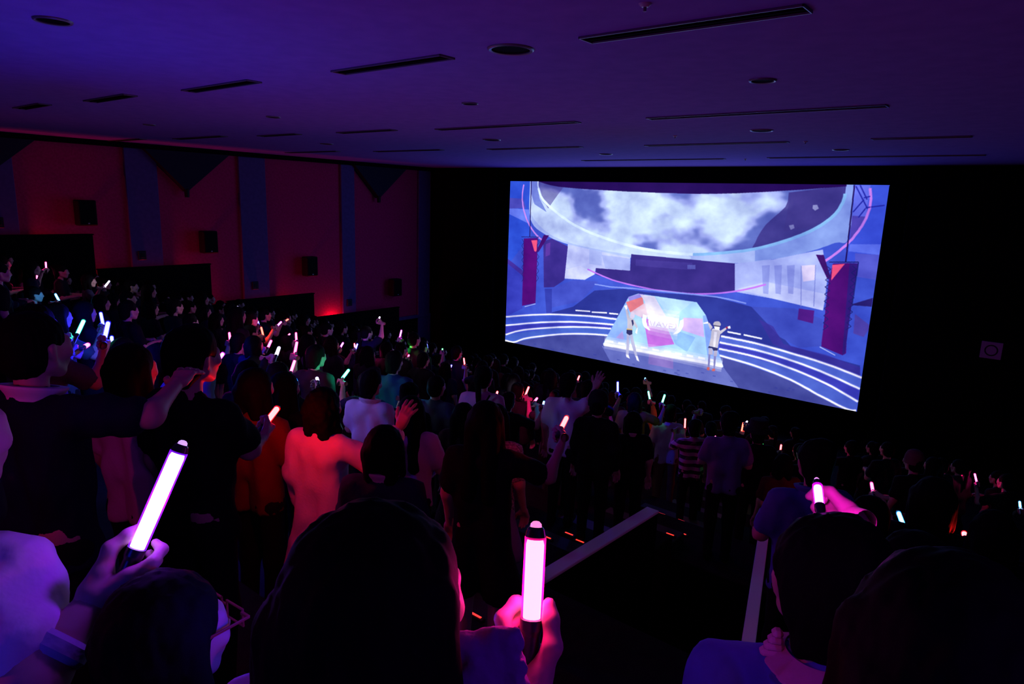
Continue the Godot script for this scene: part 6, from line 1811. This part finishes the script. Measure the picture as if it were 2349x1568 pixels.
	[-6.205, -5.740, -13.393, 0.517, 1.005, "dd", "tee", "charcoal", "crop", "trousers", "fair", "", "unlit close-cropped head just right of the teal-white stick with a red edge", "dark crowd below the screen", ""],
	[-5.541, -5.740, -13.512, 0.746, 0.997, "dd", "long", "charcoal", "crop", "trousers", "fair", "", "unlit close-cropped head some way right of the bright red upright stick over the striped shirt", "dark crowd below the screen", ""],
	[-4.773, -5.740, -13.488, 0.598, 0.906, "bb", "tee", "charcoal", "crop", "skirt", "fair", "", "unlit close-cropped head just left of the red-orange stick left of the pale-rimmed hat", "dark crowd below the screen", ""],
	[-4.196, -5.740, -13.502, 0.661, 0.974, "db", "long", "charcoal", "bun", "trousers", "fair", "", "unlit bun-haired head just right of the tiny white dot right of the red-orange stick", "dark crowd below the screen", ""],
	[-3.571, -5.740, -13.495, 0.863, 0.928, "bb", "long", "black", "bun", "trousers", "fair", "", "unlit bun-haired head some way left of the small pink-white square glow above the blue shirt", "dark crowd below the screen", ""],
	[-2.170, -5.740, -13.393, 1.008, 0.983, "db", "long", "dark", "bun", "skirt", "fair", "", "unlit bun-haired head some way above the short pink-white stick above the round dark head", "dark crowd below the screen", ""],
	[-1.565, -5.740, -13.395, 0.842, 0.928, "dd", "long", "deepnavy", "bob", "trousers", "fair", "", "unlit bob-haired head some way right of the short pink-white stick above the round dark head", "dark crowd below the screen", ""],
	[-0.914, -5.740, -13.373, 0.937, 0.909, "db", "tee", "black", "bob", "trousers", "fair", "", "unlit bob-haired head some way above the red glow beside the long-haired head at the right", "dark crowd below the screen", ""],
	[-0.275, -5.740, -13.337, 1.089, 0.972, "db", "tee", "charcoal", "short", "trousers", "fair", "", "unlit short-haired head some way above the red glow beside the long-haired head at the right", "dark crowd below the screen", ""],
]
var STICKS := [
	[Vector3(-1.212, -0.635, -0.449), Vector3(-1.209, -0.473, -0.534), 0.0158, "violet", 0.060, "long violet-white light stick held up at the left, in the wristbanded hand", "", "tube"],
	[Vector3(-0.501, -0.575, -0.689), Vector3(-0.520, -0.466, -0.716), 0.0155, "pink", 0.080, "thick pink-white light stick in the raised hand at the lower middle", "", "tube"],
	[Vector3(-0.845, -0.699, -0.576), Vector3(-0.863, -0.580, -0.613), 0.0155, "blue", 0.140, "blue-white light stick half hidden by the long-haired head", "", "tube"],
	[Vector3(-0.350, -0.670, -1.604), Vector3(-0.372, -0.641, -1.653), 0.0115, "magenta", 0.070, "pink-white light stick before the blue shirt at right", "", "tube"],
	[Vector3(-2.950, -1.122, -1.733), Vector3(-3.034, -1.088, -1.852), 0.0165, "red", 0.420, "red-white light stick over the shoulder of the dull red shirt", "", "tube"],
	[Vector3(-1.020, -0.550, 0.500), Vector3(-1.000, -0.390, 0.450), 0.0155, "blue", 0.240, "blue light stick of the neighbour left of the photographer, outside the frame", "", "tube"],
	[Vector3(0.720, -0.280, -0.420), Vector3(0.720, -0.120, -0.470), 0.0155, "violet", 0.500, "violet light stick of the neighbour right of the photographer, outside the frame", "", "tube"],
	[Vector3(-2.300, -0.450, 0.550), Vector3(-2.280, -0.280, 0.520), 0.0155, "pink", 0.500, "pink light stick of a neighbour behind the left edge, outside the frame", "", "tube"],
	[Vector3(-13.747, -1.429, -4.029), Vector3(-13.870, -1.319, -4.069), 0.0155, "pink", 0.160, "small pink stick before the highest black partition, upper of two", "", "tube"],
	[Vector3(-14.763, -1.737, -4.161), Vector3(-14.904, -1.655, -4.209), 0.0155, "pink", 0.100, "small pink stick before the highest black partition, lower of two", "", "tube"],
	[Vector3(-13.359, -1.760, -4.794), Vector3(-13.438, -1.664, -4.911), 0.0155, "white", 0.120, "short white-teal stick before the second partition", "", "tube"],
	[Vector3(-10.788, -1.579, -3.278), Vector3(-10.934, -1.491, -3.283), 0.0155, "cyan", 0.200, "cyan-white stick beside a brightly lit hand at far left", "", "tube"],
	[Vector3(-6.847, -1.263, -2.417), Vector3(-6.978, -1.160, -2.450), 0.0155, "blue", 1.200, "blue-white stick, upper of the three bright blue ones at left", "", "tube"],
	[Vector3(-4.725, -0.958, -1.668), Vector3(-4.853, -0.876, -1.744), 0.0155, "blue", 1.200, "longest blue-white stick in the bright blue cluster at left", "", "tube"],
	[Vector3(-5.935, -1.142, -1.902), Vector3(-6.049, -1.056, -1.995), 0.0155, "teal", 0.200, "teal-white stick leaning right, left of the blue cluster", "", "tube"],
	[Vector3(-6.052, -1.320, -2.190), Vector3(-6.194, -1.244, -2.243), 0.0155, "blue", 1.200, "blue-white stick, lowest of the bright blue cluster at left", "", "tube"],
	[Vector3(-5.043, -1.062, -1.648), Vector3(-5.194, -1.079, -1.726), 0.0155, "pink", 0.060, "tiny pink glow below the teal-white stick", "", "tube"],
	[Vector3(-4.852, -1.306, -2.429), Vector3(-4.921, -1.223, -2.560), 0.0155, "magenta", 0.200, "bright magenta-white stick tilted right, above the dark neck lit red", "", "tube"],
	[Vector3(-6.742, -1.542, -3.363), Vector3(-6.884, -1.530, -3.455), 0.0155, "blue", 0.800, "small blue glow left of the tilted magenta stick", "", "tube"],
	[Vector3(-5.762, -1.136, -1.355), Vector3(-5.919, -1.119, -1.418), 0.0155, "blue", 0.250, "blue glow cut by the left edge of the picture", "", "tube"],
	[Vector3(-9.109, -1.716, -4.879), Vector3(-9.142, -1.619, -5.015), 0.0155, "white", 0.120, "white-red stick before the third partition", "", "tube"],
	[Vector3(-11.121, -2.344, -6.485), Vector3(-11.271, -2.308, -6.558), 0.0155, "blue", 0.040, "tiny blue stick above the red-orange one", "", "tube"],
	[Vector3(-9.348, -2.148, -5.516), Vector3(-9.467, -2.034, -5.556), 0.0155, "orange", 0.100, "thin red-orange stick below the third partition", "", "tube"],
	[Vector3(-9.398, -2.032, -5.792), Vector3(-9.498, -1.998, -5.925), 0.0155, "magenta", 0.100, "small white-magenta stick under the right end of the third partition", "", "tube"],
	[Vector3(-11.044, -2.316, -6.972), Vector3(-11.150, -2.313, -7.105), 0.0155, "orange", 0.050, "tiny orange-white glow right of the small white-magenta stick", "", "tube"],
	[Vector3(-7.961, -1.831, -4.241), Vector3(-8.099, -1.759, -4.308), 0.0155, "pink", 0.140, "short pink stick standing upright left of the thin red-orange one", "", "tube"],
	[Vector3(-10.052, -2.429, -6.317), Vector3(-10.098, -2.349, -6.459), 0.0155, "pink", 0.120, "thin tilted pink stick left of the two stacked pink ones", "", "tube"],
	[Vector3(-8.229, -2.034, -5.364), Vector3(-8.351, -1.942, -5.440), 0.0155, "pink", 0.120, "upper of two stacked pink sticks", "", "tube"],
	[Vector3(-6.463, -1.738, -4.186), Vector3(-6.557, -1.632, -4.280), 0.0155, "pink", 0.200, "longer lower one of two stacked pink sticks", "", "tube"],
	[Vector3(-6.838, -1.719, -4.083), Vector3(-6.951, -1.667, -4.198), 0.0155, "pink", 0.140, "pink stick tilted right, left of the white-blue stick", "", "tube"],
	[Vector3(-5.361, -1.432, -3.280), Vector3(-5.485, -1.392, -3.390), 0.0155, "white", 0.140, "white-blue stick below the tilted pink sticks", "", "tube"],
	[Vector3(-5.738, -1.721, -3.666), Vector3(-5.838, -1.641, -3.778), 0.0155, "pink", 0.120, "thin pink-red stick above the lace collar", "", "tube"],
	[Vector3(-8.603, -2.346, -6.385), Vector3(-8.698, -2.296, -6.516), 0.0155, "magenta", 0.100, "short magenta stick left of the red and blue thin pair", "", "tube"],
	[Vector3(-9.424, -2.624, -7.310), Vector3(-9.556, -2.572, -7.404), 0.0155, "red", 0.050, "thin red stick of the crossed red and blue pair", "", "tube"],
	[Vector3(-9.397, -2.664, -7.288), Vector3(-9.466, -2.558, -7.401), 0.0155, "blue", 0.400, "thin blue stick of the crossed red and blue pair", "", "tube"],
	[Vector3(-9.576, -2.205, -7.970), Vector3(-9.689, -2.185, -8.096), 0.0155, "white", 0.060, "tiny white-pink stick before the lowest partition", "", "tube"],
	[Vector3(-9.007, -2.455, -7.984), Vector3(-9.079, -2.343, -8.089), 0.0155, "magenta", 0.140, "magenta-white stick before the dark double door", "", "tube"],
	[Vector3(-8.441, -2.577, -7.620), Vector3(-8.565, -2.495, -7.702), 0.0155, "green", 0.140, "green stick left of the blue-white one near the door", "", "tube"],
	[Vector3(-7.770, -2.348, -6.371), Vector3(-7.900, -2.327, -6.478), 0.0155, "pink", 0.080, "small upright pink stick left of the lit pink hand", "", "tube"],
	[Vector3(-7.913, -2.379, -6.852), Vector3(-8.022, -2.382, -6.983), 0.0155, "white", 0.040, "tiny white-pink dot left of the green stick", "", "tube"],
	[Vector3(-8.223, -2.608, -7.472), Vector3(-8.338, -2.602, -7.596), 0.0155, "pink", 0.040, "tiny pink dot under the green stick", "", "tube"],
	[Vector3(-5.580, -1.852, -4.156), Vector3(-5.650, -1.792, -4.299), 0.0155, "teal", 0.200, "bright green-teal stick tilted right, left of the collared white shirt", "", "tube"],
	[Vector3(-4.300, -1.378, -2.792), Vector3(-4.446, -1.399, -2.876), 0.0155, "cyan", 0.050, "tiny cyan dot above the white dress", "", "tube"],
	[Vector3(-4.951, -1.619, -3.430), Vector3(-5.094, -1.632, -3.521), 0.0155, "white", 0.040, "tiny white dot right of the cyan one above the dress", "", "tube"],
	[Vector3(-4.718, -1.887, -4.328), Vector3(-4.843, -1.897, -4.443), 0.0155, "cyan", 0.080, "square cyan-white glow above the pale violet shirt", "", "tube"],
	[Vector3(-9.463, -2.915, -9.117), Vector3(-9.585, -2.842, -9.210), 0.0155, "blue", 0.120, "blue-white stick right of the green stick, under the black wing", "", "tube"],
	[Vector3(-8.910, -2.828, -8.976), Vector3(-9.031, -2.832, -9.096), 0.0155, "green", 0.040, "tiny green dot right of the blue-white stick", "", "tube"],
	[Vector3(-7.947, -2.869, -8.569), Vector3(-8.056, -2.775, -8.659), 0.0155, "red", 0.100, "red and white paired glow under the left edge of the screen", "", "tube"],
	[Vector3(-8.142, -2.976, -8.373), Vector3(-8.214, -2.908, -8.511), 0.0155, "blue", 0.120, "blue-white stick tilted right, left of the red-white pair", "", "tube"],
	[Vector3(-8.565, -3.181, -9.977), Vector3(-8.683, -3.119, -10.083), 0.0155, "pink", 0.080, "small pink stick just under the screen corner", "", "tube"],
	[Vector3(-6.554, -3.171, -9.671), Vector3(-6.637, -3.134, -9.814), 0.0155, "red", 0.080, "small red-pink stick, left of the pair above the pink back", "", "tube"],
	[Vector3(-5.937, -2.881, -9.154), Vector3(-5.997, -2.829, -9.304), 0.0155, "red", 0.080, "small red-pink stick, right and higher of the pair above the pink back", "", "tube"],
	[Vector3(-5.417, -2.928, -8.916), Vector3(-5.463, -2.807, -9.027), 0.0155, "red", 0.120, "red-pink stick beside the upthrust white sleeve", "", "tube"],
	[Vector3(-4.541, -2.578, -8.058), Vector3(-4.591, -2.430, -8.124), 0.0155, "blue", 0.800, "bright blue-white stick below the screen, standing upright", "", "tube"],
	[Vector3(-5.163, -3.280, -10.301), Vector3(-5.249, -3.156, -10.380), 0.0155, "teal", 0.035, "teal-white stick in a lit hand above a yellow sleeve", "", "tube"],
	[Vector3(-4.291, -2.869, -8.952), Vector3(-4.314, -2.758, -9.079), 0.0155, "teal", 0.035, "teal-white stick with a red edge, right of the yellow sleeve", "", "tube"],
	[Vector3(-5.814, -2.677, -7.330), Vector3(-5.922, -2.625, -7.450), 0.0155, "white", 0.080, "thin white upright stick left of the thin red-pink one", "", "tube"],
	[Vector3(-5.447, -2.607, -7.111), Vector3(-5.496, -2.519, -7.248), 0.0155, "red", 0.080, "thin red-pink stick right of the thin white one", "", "tube"],
	[Vector3(-5.395, -2.445, -6.432), Vector3(-5.496, -2.453, -6.568), 0.0155, "red", 0.080, "red spot of light left of the thin white stick", "", "tube"],
	[Vector3(-4.988, -2.514, -6.702), Vector3(-5.056, -2.508, -6.858), 0.0155, "pink", 0.500, "short pink-white stick left of the blue-white dot", "", "tube"],
	[Vector3(-4.653, -2.430, -6.443), Vector3(-4.745, -2.431, -6.586), 0.0155, "cyan", 0.060, "blue-white dot left of the bright pink back", "", "tube"],
	[Vector3(-5.295, -3.209, -9.067), Vector3(-5.354, -3.110, -9.192), 0.0155, "red", 0.100, "red stick right of the hooded dark figure", "", "tube"],
	[Vector3(-2.079, -1.264, -3.064), Vector3(-2.147, -1.248, -3.218), 0.0155, "red", 0.140, "red-white stick tilted over the bright pink back", "", "tube"],
	[Vector3(-5.591, -3.115, -10.900), Vector3(-5.671, -3.124, -11.050), 0.0155, "cyan", 0.020, "tiny white dot under the screen edge", "", "tube"],
	[Vector3(-4.125, -4.028, -12.036), Vector3(-4.140, -3.882, -12.122), 0.0155, "orange", 0.120, "red-orange stick left of the pale-rimmed hat", "", "tube"],
	[Vector3(-3.891, -3.693, -11.509), Vector3(-3.921, -3.699, -11.676), 0.0155, "white", 0.030, "tiny white dot right of the red-orange stick", "", "tube"],
	[Vector3(-3.781, -3.566, -9.975), Vector3(-3.887, -3.561, -10.108), 0.0155, "pink", 0.080, "small pink-white stick above the purple shirt", "", "tube"],
	[Vector3(-2.772, -3.213, -8.964), Vector3(-2.815, -3.107, -9.089), 0.0155, "green", 0.050, "bright green stick under the pale-rimmed hat", "", "tube"],
	[Vector3(-2.885, -3.584, -10.225), Vector3(-2.927, -3.539, -10.383), 0.0155, "red", 0.060, "small red-pink wedge glow right of the green stick", "", "tube"],
	[Vector3(-2.797, -3.988, -11.983), Vector3(-2.843, -3.971, -12.146), 0.0155, "pink", 0.060, "small pink-white square glow above the blue shirt", "", "tube"],
	[Vector3(-1.064, -2.619, -6.957), Vector3(-1.116, -2.587, -7.116), 0.0155, "pink", 0.140, "short pink-white stick above the round dark head", "", "tube"],
	[Vector3(-0.545, -2.068, -4.983), Vector3(-0.613, -2.029, -5.135), 0.0155, "cyan", 0.120, "blue cyan stick tilted left at the right side", "", "tube"],
	[Vector3(-0.490, -4.019, -12.246), Vector3(-0.544, -3.923, -12.375), 0.0155, "pink", 0.180, "pink-white stick over a glowing hand at the right", "", "tube"],
	[Vector3(0.084, -3.774, -10.821), Vector3(0.060, -3.724, -10.982), 0.0155, "cyan", 0.100, "cyan stick at the right edge of the picture", "", "tube"],
	[Vector3(-0.169, -1.726, -4.227), Vector3(-0.191, -1.751, -4.394), 0.0155, "red", 0.140, "red glow beside the long-haired head at the right", "", "tube"],
	[Vector3(-4.466, -3.624, -10.265), Vector3(-4.487, -3.452, -10.294), 0.0155, "red", 0.140, "bright red upright stick over the striped shirt", "", "tube"],
]

func _ready() -> void:
	rng.seed = 7
	var cam := Camera3D.new()
	cam.name = "camera"
	cam.fov = 53.776
	cam.near = 0.05
	cam.far = 100.0
	cam.basis = Basis(Vector3.UP, deg_to_rad(38.786)) * Basis(Vector3.RIGHT, deg_to_rad(-11.726)) * Basis(Vector3.BACK, deg_to_rad(1.996))
	add_child(cam)
	cam.current = true
	var env := Environment.new()
	env.background_mode = Environment.BG_COLOR
	env.background_color = Color.BLACK
	env.tonemap_mode = Environment.TONE_MAPPER_LINEAR
	env.tonemap_exposure = 1.0
	env.sdfgi_enabled = true
	env.ssao_enabled = true
	env.ssil_enabled = true
	var we := WorldEnvironment.new()
	we.name = "environment"
	we.environment = env
	add_child(we)
	# the light that the screen throws into the hall
	var al := AreaLight3D.new()
	al.name = "screen_light"
	al.area_size = Vector2(11.7, 5.6)
	al.light_color = Color(0.14, 0.44, 1.0)
	al.light_energy = SCREEN_LIGHT
	al.area_range = 40.0
	al.area_attenuation = 2.0
	al.shadow_enabled = true
	add_child(al)
	al.position = Vector3(-9.36, -2.13, SCREEN_Z + 0.12)
	al.rotation.y = PI
	var t0 := Time.get_ticks_msec()
	room()
	screen()
	wall_things()
	ceiling_things()
	parapets()
	step_lights()
	bags()
	print("hall ", Time.get_ticks_msec() - t0)
	for row in PEOPLE: person(row)
	print("people ", Time.get_ticks_msec() - t0)
	for row in STICKS: light_stick(row)
	print("done ", Time.get_ticks_msec() - t0)
